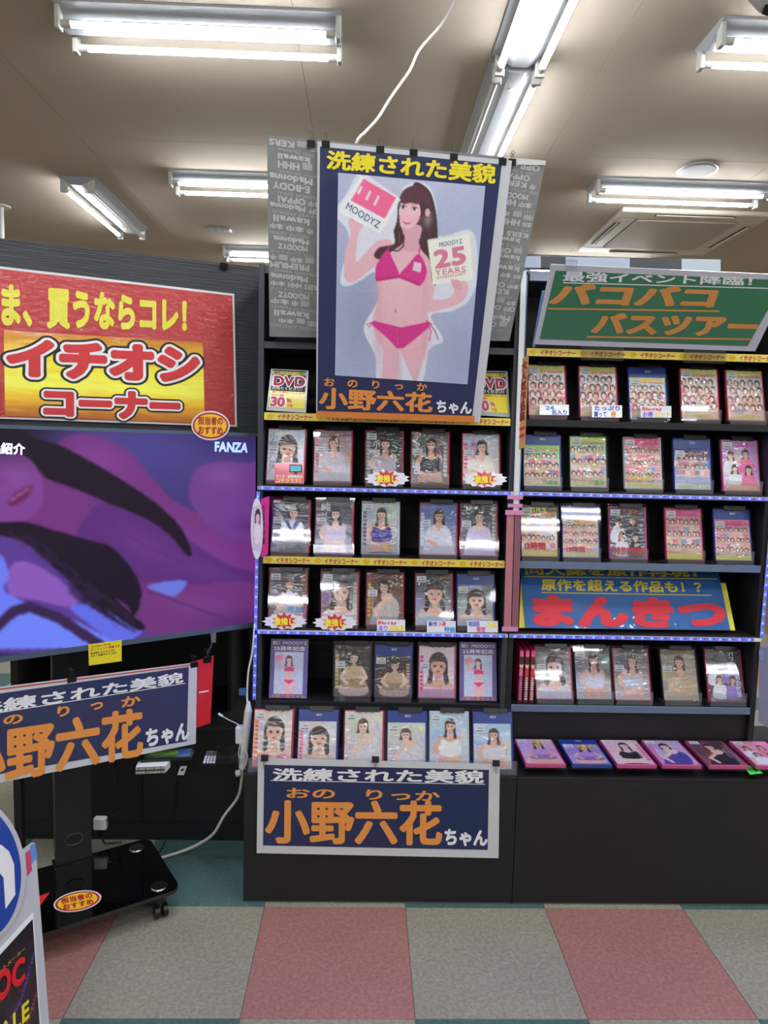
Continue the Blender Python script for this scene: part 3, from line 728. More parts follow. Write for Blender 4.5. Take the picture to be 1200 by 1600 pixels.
for i, (u, v) in enumerate(((486, 221), (509, 222), (594, 230), (646, 235), (709, 242), (785, 249), (800, 250))):
    lb = ['binder clip on the grey board just left of the tall poster', 'binder clip on the left corner of the tall poster', 'binder clip above the yellow character at the second spot of the poster top', 'binder clip at the middle of the tall poster top edge', 'binder clip on the poster top edge above the last yellow characters', 'binder clip on the right corner of the tall poster, left of a pair', 'outermost binder clip right of the tall poster corner'][i]
    clip(PP.on(u, v+2, -.003) if i in (1, 2, 3, 4, 5) else PG.on(u, v+2, .004), lb, PP.n, 1, .92)

# green sign on the right bay
PGn = Plane(at(834, 540, Y=2.36), (-.02, -.846, -.515))
t = thing('green_sign', 'white bordered green sign with orange lettering leaning out over the right bay', 'sign', PGn.on(1000, 540))
part('card', MB().slab(PGn.q([(861, 413), (1238, 430), (1180, 549), (834, 538)]), .003), mat('sign_card', (200, 200, 208), .5, coat=.3), t)
gsn = PGn.q([(868, 423), (1226, 438), (1168, 541), (843, 530)], .0008)
part('green_ground', MB().slab(gsn, .0006), mat('green_print', (54, 120, 84), .5, var=.08, vscale=4, coat=.7, bump=.12, bscale=9), t)
part('backing_card', MB().slab(PGn.q([(847, 455), (858, 455), (835, 545), (832, 540)], -.006), .003), mat('pale_blue_card', (120, 160, 210), .5), t)
M_or2 = mat('orange_print_b', (216, 150, 78), .5)
wr(PGn, [(880, 423), (1200, 434), (1198, 447), (878, 440)], '最強イベント降臨！', .0018, M_wprint, t, .03)
wr(PGn, [(866, 441), (1132, 449), (1120, 482), (856, 477)], 'バコバコ', .0018, M_or2, t, .06)
wr(PGn, [(928, 488), (1190, 493), (1184, 528), (922, 522)], 'バスツアー', .0018, M_or2, t, .06)
b = MB()
for q in ([(856, 481), (1124, 485), (1124, 487.5), (856, 483.5)], [(917, 525), (1176, 529), (1176, 531.5), (917, 527.5)]): b.slab(PGn.q(q, .0018), .0003)
part('underline', b, M_or2, t, kind='stuff')
part('top_rule', MB().slab(PGn.q([(880, 441), (1206, 450), (1206, 451.5), (880, 442.5)], .0018), .0003), M_wprint, t)
clip(PGn.on(893, 412), 'clear plastic clip holding the top edge of the green sign', up=1, s_=1.3, mt=M_clear, group=None)
for u0, u1, lb in ((909, 975, 'clear label holder in front of the green sign, left one'), (1069, 1135, 'clear label holder in front of the green sign, right one')):
    a = at(u0, 541, Y=YF-.008); e = at(u1, 543, Y=YF-.008)
    b = MB().box(a[0], YF-.0095, LV[0]+.004, e[0], YF-.008, LV[0]+.058); b.box(a[0], YF-.0095, LV[0]-.022, e[0], YF-.008, LV[0]+.004)
    solo('label_holder', b, M_clear, lb, 'label holder', 'clear label holders')

# blue sign inside the right bay
PB = Plane(at(980, 990, Y=2.445), (.01, -.87, .49))
t = thing('blue_sign', 'blue sign with yellow lines and big red lettering leaning on the right bay shelf', 'sign', PB.on(980, 992))
bs = PB.q([(813, 887), (1122, 891), (1141, 984.5), (821, 981)])
part('yellow_card', MB().slab(PB.q([(814, 905), (1134, 911), (1149, 985), (811, 981)], -.004), .003), mat('yellow_card', (226, 214, 70), .5, coat=.3), t)
part('blue_ground', MB().slab(bs, .002), mat('blue_laminated', (20, 92, 164), .5, var=.05, coat=1., bump=.45, bscale=12, crough=.06), t)
wr(PB, [(817, 883), (1108, 887), (1110, 902), (819, 898)], '同人誌を原作再現！', .0012, mat('ochre_print', (206, 190, 60), .5), t, .04)
wr(PB, [(845, 904), (1106, 909), (1110, 927), (846, 923)], '原作を超える作品も！？', .0012, mat('ochre_print', (206, 190, 60), .5), t, .04)
wr(PB, [(822, 928), (1134, 936), (1139, 983), (824, 979)], 'まんきつ', .0012, mat('scarlet_print', (214, 34, 56), .5), t, .07)
b = MB(); b.slab(PB.q([(819, 900), (1120, 904), (1120, 905.5), (819, 901.5)], .0012), .0003); b.slab(PB.q([(846, 925), (1112, 929.5), (1112, 931), (846, 926.5)], .0012), .0003)
part('underline', b, mat('ochre_print', (206, 190, 60), .5), t, kind='stuff')

# name banner clipped to the plinth
def banner(P_, crn, ground, label, name, origin_uv, shift):
    t = thing(name, label, 'sign', P_.on(*origin_uv)); sh = P_.q(crn)
    part('sheet', MB().slab(sh, .0012), M_wsheet, t)
    return t, sh
PN = Plane((0, YP-.006, .3), (0, -1, .02))
t, sh = banner(PN, [(403, 1184), (781, 1194), (779, 1341), (401, 1333)], None, 'white bordered navy name banner clipped on the front of the middle plinth', 'name_banner', (590, 1338), 0)
part('navy_ground', MB().slab(PN.q([(413, 1195), (764, 1203), (762, 1328), (411, 1321)], .0008), .0005), M_navy, t)
CB = (380, 1160, 2.6667)
def wb(txt, quad, m, bold=.03): wr(PN, [(380+x/2.6667, 1160+y/2.6667) for x, y in quad], txt, .0016, m, t, bold)
wb('洗練された美貌', [(122, 106), (1006, 116), (1004, 172), (120, 160)], M_wprint, .032)
wb('おの', [(172, 186), (392, 190), (390, 238), (170, 234)], M_orange, .03)
wb('りっか', [(492, 192), (822, 200), (820, 248), (490, 240)], M_orange, .03)
wb('小野六花', [(92, 236), (832, 242), (830, 432), (90, 422)], M_orange, .036)
wb('ちゃん', [(836, 356), (1020, 362), (1018, 434), (834, 430)], M_wprint, .05)
part('rule', MB().slab(PN.q([(423, 1219), (758, 1225), (758, 1226), (423, 1220)], .0016), .0003), M_wprint, t)
for (u, v), lb in (((413.5, 1186), 'binder clip on the left corner of the plinth banner'), ((586.5, 1188), 'binder clip in the middle of the plinth banner top'), ((775, 1194), 'binder clip on the right corner of the plinth banner')):
    t = clip(PN.on(u, v, .002), lb, (0, -1, 0), -1, .92)

# ------------------------------------------------------------------ cases on the shelves
CW, CH, CD = .1415, .200, .022
def mesh_of(mb, m, name):
    me = bpy.data.meshes.new(name); me.from_pydata(mb.v, [], mb.f); me.materials.append(m); me.update(); return me
b = MB().box(-CW/2, -CD, 0, CW/2, 0, CH, .0015)
ME_shell = mesh_of(b, M_shell, 'outer_case')
b = MB().box(-.030, -CD-.0012, CH-.016, .050, -CD+.010, CH+.0008, .001)
for k in range(3): b.box(-.018+k*.022, -CD-.002, CH-.019, -.014+k*.022, -CD-.0005, CH-.014)
ME_lock = mesh_of(b, mat('lock_black', (26, 26, 28), .3), 'lock_bar')
ME_lab = mesh_of(MB().box(-.0165, -.0006, -.011, .0165, 0, .011), M_white, 'price_label')
b = MB(); sl = Sheet([(-.0165, -.0007, .011), (.0165, -.0007, .011), (.0165, -.0007, -.011), (-.0165, -.0007, -.011)])
for k in range(7): b.rect(sl, .34+k*.07, .26, .34+k*.07+.045, .40, .0001)
for k in range(12): b.rect(sl, .14+k*.06, .64, .14+k*.06+.03+(k % 3)*.01, .84, .0001)
ME_bar = mesh_of(b, mat('label_print', (90, 92, 98), .5), 'label_print')
DW, DH = .132, .184
BOXC = {'red': mat('case_red', (190, 44, 84), .35, spec=.6), 'blue': mat('case_blue', (38, 66, 150), .3, spec=.6), 'black': mat('case_dark', (36, 34, 38), .35), 'white': mat('case_white', (206, 210, 216), .35), 'pink': mat('case_pink', (214, 84, 140), .35)}
ME_box = {k: mesh_of(MB().box(-DW/2, -.0175, .005, DW/2, -.003, .005+DH, .002), m, 'disc_box') for k, m in BOXC.items()}
st = [(-.034, .050), (-.034, .0022), (.060, .0022), (.060, .0), (-.0362, .0), (-.0362, .050)]
ME_stand = None
skins = [(232, 196, 176), (226, 184, 164), (238, 206, 190), (220, 178, 156)]
def fake_text(A, x0, y0, x1, y1, col, vert=False, n=10, a=.9):
    """illegible small print"""
    for k in range(n):
        if vert:
            y = y0+(y1-y0)*k/n; hh = (y1-y0)/n*.74
            A.box(x0, y, x1, y+hh, col, a); A.box(x0+(x1-x0)*random.uniform(.2, .6), y+hh*.25, x0+(x1-x0)*random.uniform(.65, .9), y+hh*random.uniform(.4, .7), (120, 110, 110), a*.6)
        else:
            x = x0+(x1-x0)*k/n; ww = (x1-x0)/n*.74
            A.box(x, y0, x+ww, y1, col, a); A.box(x+ww*.25, y0+(y1-y0)*random.uniform(.2, .5), x+ww*random.uniform(.4, .7), y0+(y1-y0)*random.uniform(.6, .9), (120, 110, 110), a*.6)
def face(A, x, y, r, skin, hair, long=1., smile=(196, 90, 100)):
    hl = tuple(min(255, c+38) for c in hair); t_ = random.uniform(-.22, .22)
    A.ell(x, y-r*.12, r*1.10, r*1.32, hair)
    if long:
        for q in (-1, 1):
            A.poly([(x+q*r*.55, y-r*.6), (x+q*r*1.08, y-r*.1), (x+q*r*1.12, y+r*1.1*long), (x+q*r*(1.3+t_), y+r*2.1*long), (x+q*r*.8, y+r*2.3*long), (x+q*r*.62, y+r*1.2)], hair)
    for k in range(5): A.line([(x-r*(.7-.3*k), y-r*1.15), (x-r*(.95-.42*k), y-r*.35)], r*.09, hl, .55)
    A.box(x-r*.35, y+r*.6, x+r*.35, y+r*1.7, tuple(c*.93 for c in skin))
    A.ell(x, y+r*.1, r*.86, r*1.12, skin)
    A.poly([(x-r*.98, y+r*.05), (x-r*.8, y-r*.9), (x, y-r*1.25), (x+r*.8, y-r*.9), (x+r*.98, y+r*.05), (x+r*.7, y-r*.3), (x, y-r*.38), (x-r*.7, y-r*.3)], hair)
    for q in (-1, 1): A.ell(x+q*r*.38, y+r*.16, r*.19, r*.12, (58, 40, 44))
    A.ell(x, y+r*.74, r*.26, r*.10, smile)
def cover_art(pose, bgA, bgB, outfit, hair=(58, 38, 36), title=(230, 60, 110), side='l', seed=0, band=None):
    random.seed(seed); A = unit_art(48, 66, (0, 0, 0)); A.Y = A.Y*1.37
    A.vgrad(-1, 2, bgA, bgB); A.vgrad(0, 1.37, bgA, bgB)
    for k in range(14):
        c = [min(255, max(0, v+random.uniform(-45, 45))) for v in (bgA if random.random() < .5 else bgB)]
        A.ell(random.random(), random.random()*1.37, random.uniform(.04, .22), random.uniform(.04, .3), c, random.random()*3, .55, 1)
    sk = random.choice(skins); dk = tuple(c*.86 for c in sk)
    if pose == 'bust':
        A.poly([(.02, 1.5), (.08, 1.08), (.34, .92), (.74, .92), (.98, 1.08), (1.02, 1.5)], sk)
        A.poly([(.0, 1.5), (.12, 1.12), (.36, 1.06), (.54, 1.16), (.74, 1.06), (.94, 1.12), (1., 1.5)], outfit)
        face(A, .54, .50, .24, sk, hair, .9)
    elif pose == 'half':
        A.poly([(.22, 1.5), (.26, 1.0), (.22, .66), (.42, .56), (.66, .56), (.84, .66), (.80, 1.0), (.84, 1.5)], sk)
        A.poly([(.24, .80), (.34, .66), (.54, .74), (.74, .66), (.82, .80), (.80, 1.02), (.54, 1.08), (.26, 1.02)], outfit)
        A.poly([(.22, 1.34), (.84, 1.34), (.86, 1.5), (.2, 1.5)], outfit)
        A.poly([(.22, .66), (.10, .84), (.18, 1.02), (.28, .94), (.22, .88), (.30, .72)], sk)
        face(A, .54, .33, .125, sk, hair, 1.1)
    elif pose == 'dress':
        A.poly([(.14, 1.5), (.20, .86), (.34, .60), (.72, .60), (.86, .86), (.92, 1.5)], outfit)
        A.poly([(.42, .52), (.64, .52), (.60, .68), (.53, .76), (.46, .68)], sk)
        A.line([(.30, .66), (.2, 1.0), (.44, 1.1)], .09, sk); A.line([(.28, .68), (.2, .96)], .11, outfit)
        face(A, .53, .34, .13, sk, hair, .8)
    elif pose == 'blouse':
        A.poly([(.26, 1.02), (.28, .64), (.44, .54), (.66, .54), (.84, .64), (.84, 1.02)], (226, 228, 240))
        A.poly([(.36, .58), (.44, .53), (.54, .74), (.66, .53), (.76, .58), (.56, .84)], outfit)
        A.poly([(.56, .74), (.70, .92), (.52, .86), (.44, .92)], outfit); A.poly([(.14, 1.1), (.26, 1.0), (.86, 1.0), (1., 1.12), (1., 1.5), (.0, 1.5)], (70, 72, 84))
        A.line([(.30, .66), (.24, .5)], .08, (226, 228, 240)); A.ell(.24, .46, .05, .06, sk)
        face(A, .58, .32, .125, sk, hair, .7)
    elif pose == 'lean':
        A.poly([(.1, 1.5), (.2, 1.02), (.4, .78), (.64, .62), (.86, .74), (.9, 1.1), (.7, 1.5)], outfit)
        A.line([(.5, .74), (.22, 1.0), (.34, 1.24)], .10, sk); A.poly([(.44, .52), (.62, .5), (.74, .66), (.58, .8), (.42, .7)], sk)
        face(A, .48, .36, .13, sk, hair, .6)
    elif pose == 'group':
        for k, (x, y) in enumerate(((.24, .42), (.66, .36), (.34, .78), (.72, .80))):
            A.poly([(x-.2, y+.5), (x-.16, y+.18), (x, y+.12), (x+.16, y+.18), (x+.2, y+.5)], outfit if k % 2 else (236, 232, 234)); face(A, x, y, .085, sk, hair, .8)
    elif pose == 'sit':
        A.poly([(.28, .98), (.30, .62), (.46, .54), (.64, .54), (.80, .62), (.80, .98)], outfit)
        A.poly([(.12, 1.2), (.3, .94), (.8, .94), (.96, 1.2), (.8, 1.34), (.3, 1.34)], sk); A.poly([(.28, .92), (.82, .92), (.86, 1.12), (.24, 1.12)], tuple(c*.8 for c in outfit))
        A.line([(.32, .64), (.2, .86), (.36, 1.02)], .08, sk); A.line([(.78, .64), (.9, .86), (.74, 1.02)], .08, sk)
        face(A, .55, .33, .12, sk, hair, .9)
    x0, x1 = (.03, .13) if side == 'l' else (.87, .97)
    if side != 'n':
        fake_text(A, x0, .26, x1, 1.18, title, True, 9, .85); fake_text(A, x0+(.12 if side == 'l' else -.10), .5, x0+(.17 if side == 'l' else -.05), 1.0, (240, 236, 240), True, 14, .6)
    if band: A.box(0, 1.22, 1, 1.34, band, .8); fake_text(A, .06, 1.245, .94, 1.315, title, False, 9, .9)
    return A
def crowd_art(bgA, bgB, top, bottom, rows=3, cols=7, seed=0, y0=.34, y1=1.02, glare=0):
    random.seed(seed); A = unit_art(52, 70, (0, 0, 0)); A.Y = A.Y*1.37
    A.vgrad(-1, 2, bgA, bgB); A.vgrad(0, 1.37, bgA, bgB)
    cols_ = [(214, 120, 140), (236, 226, 224), (120, 150, 190), (222, 190, 150), (190, 110, 150), (230, 170, 170)]
    for r in range(rows):
        for c in range(cols):
            x = (c+.5+(.5 if r % 2 else 0)*.6)/(cols+.4)+random.uniform(-.02, .02); y = y0+(y1-y0)*r/max(1, rows-1)+random.uniform(-.015, .015); s_ = .55/cols; sk = random.choice(skins)
            A.poly([(x-s_*1.0, y+s_*4.4), (x-s_*.9, y+s_*1.2), (x+s_*.9, y+s_*1.2), (x+s_*1.0, y+s_*4.4)], sk, False)
            A.box(x-s_*.85, y+s_*1.9, x+s_*.85, y+s_*3.6, random.choice(cols_), .8)
            hc = random.choice([(70, 50, 46), (92, 66, 58), (60, 42, 44)]); A.ell(x, y+s_*.1, s_*.72, s_*.95, hc); A.ell(x+random.uniform(-.1, .1)*s_, y+s_*.3, s_*.48, s_*.66, tuple(min(255, q+10) for q in sk))
    A.box(0, 0, 1, .2, top, .8); fake_text(A, .04, .15, .96, .22, (236, 80, 120), False, 14, .7)
    A.box(0, 1.2, 1, 1.37, bottom, .85); fake_text(A, .05, 1.23, .95, 1.3, (240, 240, 90), False, 12, .8)
    return A
CASES = []
def put_case(name, label, u, row, box='red', art=None, title=None, z=None, y=None, tilt=15., lab='top', cw=None, group='wrapped cases on display', stand=True, lock=True, rz=0., blu=False, short=None):
    """one wrapped case leaning back on a shelf at picture column u"""
    zz = (LV[row]+.011) if z is None else z; yy = (YF+.006) if y is None else y
    vs = {0: 541, 1: 652, 2: 762, 3: 874, 4: 986, 5: 1100}.get(row, 1200)
    px = at(u, vs, Y=yy)[0]
    if row < 9: px = min(max(px, (XL if u < 800 else XM+.001)+.0215+CW/2), (XM if u < 800 else XR)-.0215-CW/2)
    tilt += random.uniform(-1.5, 1.5) if stand else 0
    tr = math.radians(tilt); oy = yy+CD*math.cos(tr)+.004
    t = thing(name, label, 'case', (px, oy, zz+.003), group); t.rotation_euler = (-tr, 0, rz)
    link('outer_case', ME_shell, None, t)
    if lock: link('lock_bar', ME_lock, None, t)
    bx = link('disc_box', ME_box['blue' if blu else box], None, t); bx['label'] = {'red': 'crimson disc box', 'blue': 'blue disc box', 'black': 'dark disc box', 'white': 'white disc box', 'pink': 'pink disc box'}['blue' if blu else box]
    top = .146 if blu else .180
    x0, x1 = -DW/2+.0025, DW/2-.0065
    sh = Sheet([(x0, -.0178, .005+top), (x1, -.0178, .005+top), (x1, -.0178, .009), (x0, -.0178, .009)])
    pr = print_mesh('cover_print', art.done(), sh, M_cover if (lab != 'flat') else M_coverl, bx, 0., local=True)
    pl = link('price_label', ME_lab, None, bx); pl.location = (-DW/2+.022, -.0188, .005+(top-.018 if lab in ('top', 'flat') else .112))
    lp = link('label_print', ME_bar, None, bx); lp.location = pl.location; lp['kind'] = 'stuff'
    for txt, q, m, bold, vert in (title or []):
        b = MB(); write(b, sh.sub(*q), txt, .0012, bold, vertical=vert); part('title', b, m, bx, local=True, kind='stuff')
    if blu:
        b = MB(); write(b, Sheet([(-.008, -.0178, .176), (.012, -.0178, .176), (.012, -.0178, .169), (-.008, -.0178, .169)]), 'BD', .0012, .02, lat=True); part('disc_mark', b, M_wprint, bx, local=True, kind='stuff')
    if stand:
        w2 = (cw or .128)/2; d = CD*math.cos(tr)
        b = MB(); y0_ = -d-.0035
        b.prism([(y0_, .048), (y0_, 0.), (.055, 0.), (.055, .0016), (y0_+.0016, .0016), (y0_+.0016, .048)], -w2, w2, 0)
        b.prism([(.055, .0016), (.0535, .0016), (.004+math.tan(tr)*.09, .09), (.0055+math.tan(tr)*.09, .09)], -w2*.7, w2*.7, 0)
        s_ = part('acrylic_stand', b, M_lip, None, local=True); s_.location = (px, oy, zz+.0005); s_.rotation_euler.z = rz
        tag(s_, 'clear stand holding the '+' '.join((short or label).split()[:12]), 'stand', 'clear case stands')
        CASES.append((px, oy+y0_, zz, rz))
    return t
T_w = M_wprint; T_r = mat('hot_red_print', (222, 44, 60), .5); T_y = mat('lemon_print', (244, 226, 60), .5); T_p = mat('magenta_print', (222, 60, 140), .5); T_g = mat('grey_blue_print', (120, 140, 170), .5)
K = 'dvd_case'
# middle bay, row one
R = [
 (444, 1, 'red', ('bust', (222, 226, 234), (236, 238, 244), (238, 240, 246), (60, 42, 42), (120, 140, 170), 'n'), [('小野六花', (.03, .04, .26, .80), T_g, 0., True)], 'pale cover with a smiling face, white clothes, at the left end', 'mid'),
 (519, 1, 'red', ('dress', (150, 130, 124), (226, 220, 222), (214, 206, 214), (70, 48, 42), (190, 90, 110), 'l'), None, 'cover with a woman in a pale jacket, second in its row', 'mid'),
 (600, 1, 'red', ('half', (52, 52, 56), (96, 86, 84), (190, 180, 190), (44, 32, 34), (210, 210, 216), 'l'), [('小野六花', (.18, .18, .40, .86), T_w, .02, True)], 'dark cover with large white vertical name lettering', 'top'),
 (672, 1, 'red', ('half', (88, 94, 88), (150, 148, 146), (52, 50, 56), (40, 34, 34), (226, 226, 220), 'r'), [('ケモノ', (.03, .03, .24, .50), T_w, .02, True), ('乱', (.06, .62, .30, .84), T_w, .03, True)], 'grey cover with a woman in a black two-piece', 'mid'),
 (753, 1, 'red', ('dress', (198, 206, 216), (222, 206, 190), (238, 226, 214), (60, 44, 40), (226, 90, 130), 'l'), [('小野六花', (.22, .05, .38, .50), T_p, 0., True)], 'pale cover with an open cream shirt, at the right end of its row', 'mid'),
]
R2 = [
 (452, 2, 'red', ('blouse', (34, 34, 46), (76, 78, 96), (40, 52, 110), (36, 28, 30), (150, 150, 220), 'n'), [('小野六花', (.04, .90, .40, .98), T_w, .0, False)], 'cover with a woman in white blouse and navy scarf', 'mid'),
 (521, 2, 'red', ('half', (60, 54, 62), (170, 160, 186), (226, 210, 226), (38, 28, 32), (236, 230, 236), 'n'), [('純', (.12, .04, .40, .20), T_w, .03, False), ('H', (.16, .2, .3, .32), T_w, .03, False)], 'cover with a dark choker and white title', 'mid'),
 (594, 2, 'white', ('half', (206, 212, 206), (170, 172, 176), (60, 50, 130), (60, 40, 38), (70, 70, 80), 'l'), [('コスプレ', (.76, .34, .98, .84), T_w, .03, True), ('4', (.60, .80, .74, .96), T_y, .03, False)], 'cover with a costumed woman in dark violet and big vertical katakana', 'top'),
 (685, 2, 'red', ('dress', (96, 120, 170), (170, 176, 196), (220, 216, 224), (40, 30, 34), (236, 236, 240), 'l'), None, 'blue toned cover behind very shiny film', 'mid'),
 (749, 2, 'red', ('dress', (46, 40, 44), (120, 116, 122), (216, 204, 226), (40, 30, 34), (230, 226, 230), 'r'), None, 'cover with a lilac floral gown and raised hand', 'mid'),
]
R3 = [
 (448, 3, 'red', ('sit', (74, 62, 68), (120, 104, 116), (230, 222, 232), (80, 48, 40), (130, 170, 210), 'n'), [('専属', (.5, .68, .95, .80), mat('sky_print', (110, 170, 220), .5), .02, False)], 'cover with a seated woman in white on a dark ground', 'top'),
 (530, 3, 'red', ('bust', (70, 76, 84), (208, 206, 214), (232, 226, 232), (60, 40, 38), (222, 222, 200), 'r'), None, 'cover with a large smiling bust portrait in white', 'top'),
 (601, 3, 'red', ('lean', (96, 66, 48), (110, 96, 88), (196, 186, 180), (44, 30, 28), (226, 180, 80), 'l'), None, 'brown cover with a leaning woman and gold side print', 'mid'),
 (678, 3, 'red', ('bust', (60, 52, 54), (196, 204, 216), (200, 208, 222), (50, 34, 36), (230, 230, 236), 'n'), None, 'cover with a close-up face and hand at the chin', 'top'),
 (744, 3, 'blue', ('bust', (120, 122, 122), (198, 200, 200), (206, 208, 212), (70, 60, 58), (230, 230, 236), 'n'), None, 'blue-topped cover almost hidden by glare', 'top'),
]
R4 = [
 (550, 5, 'black', ('sit', (30, 26, 26), (90, 70, 50), (200, 176, 140), (36, 26, 24), (226, 200, 120), 'l'), None, 'dark gold cover with cream title', 'mid'),
 (614, 5, 'blue', ('sit', (34, 30, 34), (96, 76, 60), (196, 170, 140), (36, 26, 24), (226, 200, 160), 'r'), None, 'dark gold cover in a blue box', 'top'),
 (683, 5, 'pink', ('bust', (230, 214, 222), (236, 220, 226), (232, 190, 210), (60, 40, 38), (226, 60, 120), 'l'), None, 'pale pink cover with magenta side print', 'mid'),
]
rown = {1: 'in the top row of the middle bay', 2: 'above the second yellow strip of the middle bay', 3: 'on the lower lit shelf of the middle bay', 5: 'on the bottom shelf of the middle bay'}
sd = 0
for RR in (R, R2, R3, R4):
    for u, row, box, art, ttl, desc, lab in RR:
        sd += 1; blu = box == 'blue'
        d = desc+', '+rown[row]
        if len(d.split()) > 12: d = desc
        put_case(K, d, u, 4 if row == 3 else (3 if row == 2 else (2 if row == 1 else row)), box, cover_art(*art, seed=sd*7), ttl, lab=lab, blu=blu, tilt=14 if row != 5 else 12, short=desc.split(',')[0], rz=random.uniform(-.03, .03))
# two lilac anniversary cards on the bottom shelf
for u, lb in ((449, 'lilac anniversary card with small printed woman, left end of the bottom shelf'), (754, 'lilac anniversary card with small printed woman, right end of the bottom shelf')):
    px = at(u, 1095, Y=YF+.01)[0]; px = min(max(px, XL+.091), XM-.091); t = thing('anniversary_card', lb, 'card', (px, YF+.03, LV[5]+.0115), 'lilac anniversary cards'); t.rotation_euler = (math.radians(-14), 0, 0)
    sh = Sheet([(-.066, -.008, .204), (.066, -.008, .204), (.066, -.008, .001), (-.066, -.008, .001)])
    part('card', MB().slab(sh, .008), mat('lilac_card', (110, 92, 160), .4, var=.1, vscale=20, coat=.7, bump=.2, bscale=9), t, local=True)
    b = MB(); write(b, sh.sub(.04, .03, .97, .10), '祝！MOODYZ', .0008, .02); write(b, sh.sub(.08, .12, .92, .20), '25周年記念', .0008, .02); part('lettering', b, M_wprint, t, local=True, kind='stuff')
    A = unit_art(40, 60, (196, 204, 226)); A.Y *= 1.3
    A.X = (A.X-.5)/1.25+.5
    A.poly([(.1, .16), (.3, .06), (.4, .2), (.2, .32)], (226, 150, 180), False); A.line([(.24, .3), (.26, .5), (.42, .44)], .07, (222, 186, 192)); A.poly([(.40, .40), (.62, .40), (.68, .55), (.6, .75), (.68, .95), (.62, 1.4), (.4, 1.4), (.36, .95), (.42, .75), (.38, .55)], (224, 188, 194))
    face(A, .5, .24, .085, (230, 196, 200), (66, 42, 50), 1.1); A.poly([(.38, .5), (.5, .46), (.64, .5), (.64, .6), (.38, .6)], (200, 66, 130), False); A.poly([(.37, .86), (.66, .86), (.52, 1.0)], (200, 66, 130), False)
    print_mesh('photo_print', A.done(), sh.sub(.12, .22, .88, .93), M_coverl, t, .0008, local=True)
    b = MB(); write(b, sh.sub(.04, .935, .96, .995), '小野六花ちゃん', .0008, .02); part('lettering', b, M_orange, t, local=True, kind='stuff')
# front row standing on the plinth
FR = [
 (424, 'red', ('bust', (232, 210, 190), (230, 226, 230), (216, 150, 170), (60, 50, 54), (232, 120, 60), 'l'), False, 'white blouse cover in a red box, left end of the front row', (226, 60, 120)),
 (495, 'blue', ('bust', (226, 214, 200), (224, 222, 230), (196, 196, 204), (60, 48, 50), (232, 90, 120), 'l'), True, 'white blouse cover in a blue box, second in the front row', None),
 (568, 'red', ('lean', (222, 222, 216), (214, 200, 196), (226, 220, 222), (90, 60, 48), (230, 130, 170), 'n'), False, 'pale bedroom cover in a red box, third in the front row', None),
 (636, 'blue', ('lean', (218, 218, 214), (206, 196, 196), (222, 216, 222), (90, 60, 48), (230, 130, 170), 'n'), True, 'pale bedroom cover in a blue box, fourth in the front row', None),
 (703, 'white', ('half', (190, 210, 222), (206, 216, 220), (240, 240, 240), (60, 44, 40), (120, 190, 210), 'n'), False, 'beach cover behind bright glare, fifth in the front row', None),
 (772, 'blue', ('half', (180, 206, 226), (206, 210, 200), (222, 220, 224), (70, 48, 44), (236, 200, 180), 'n'), True, 'woman in a white top by the sea, right end of the front row', None),
]
for k, (u, box, art, blu, desc, _) in enumerate(FR):
    put_case(K, desc, u, 9, box, cover_art(*art, seed=100+(k//2)), None, z=BZ, y=YP+.012, tilt=17, blu=blu, short=desc.split(',')[0]+(' in front row'), cw=.15, lab='top')
# right bay
CRW = {
 0: ((206, 222, 206), (232, 212, 200), (240, 226, 120), (222, 190, 150)),
}
def crowd(u, row, box, desc, pal, title, blu=False, rows=3, cols=7, seed=0, tilt=14, y0=.34, y1=1.0, lab='top'):
    put_case(K, desc, u, row, box, crowd_art(*pal, rows=rows, cols=cols, seed=seed, y0=y0, y1=y1), title, blu=blu, tilt=tilt, short=desc.replace(',', ''), lab=lab)
pl0 = ((214, 224, 226), (236, 216, 206), (226, 226, 130), (232, 206, 190))
tt = [('バコバコ', (.04, .05, .56, .16), T_y, .03, False), ('20周年', (.36, .88, .72, .97), T_y, .02, False)]
for k, (u, blu, d) in enumerate(((857, 0, 'crowd cover under the green sign, first from the left, with blue ticket'), (938, 0, 'crowd cover with a white ticket marked in blue and orange'), (1016, 1, 'blue-boxed crowd cover under the green sign with violet ticket'), (1098, 0, 'crowd cover under the green sign, fourth along, streaked by glare'), (1171, 0, 'crowd cover under the green sign, last at the right edge'))):
    crowd(u, 1, 'red', d, pl0, tt, bool(blu), 4, 5, 200+k)
crowd(849, 2, 'blue', 'green-topped crowd cover in a blue box beside the pink tape', ((150, 206, 150), (232, 220, 200), (170, 226, 120), (236, 226, 210)), [('17周年', (.5, .86, .96, .97), mat('lime_print', (120, 200, 80), .5), .03, False)], True, 3, 6, 210)
crowd(922, 2, 'black', 'green-topped crowd cover in a dark box, second along', ((150, 206, 150), (232, 220, 200), (190, 226, 110), (236, 226, 210)), [('17周年', (.5, .86, .96, .97), mat('lime_print', (120, 200, 80), .5), .03, False)], False, 3, 6, 211)
crowd(1008, 2, 'white', 'pink-topped crowd cover priced 1980 in yellow', ((206, 120, 140), (226, 200, 190), (236, 110, 150), (236, 220, 190)), [('バコバス', (.3, .03, .95, .13), T_p, .04, False), ('12名1980', (.04, .76, .74, .87), T_y, .03, False)], False, 3, 8, 212)
crowd(1086, 2, 'black', 'crowd cover on a blue ground with a wide band of glare', ((40, 60, 130), (214, 220, 232), (40, 56, 120), (232, 232, 236)), [('コンプリート', (.1, .06, .95, .18), T_y, .03, False)], True, 2, 7, 213, y0=.3, y1=.6)
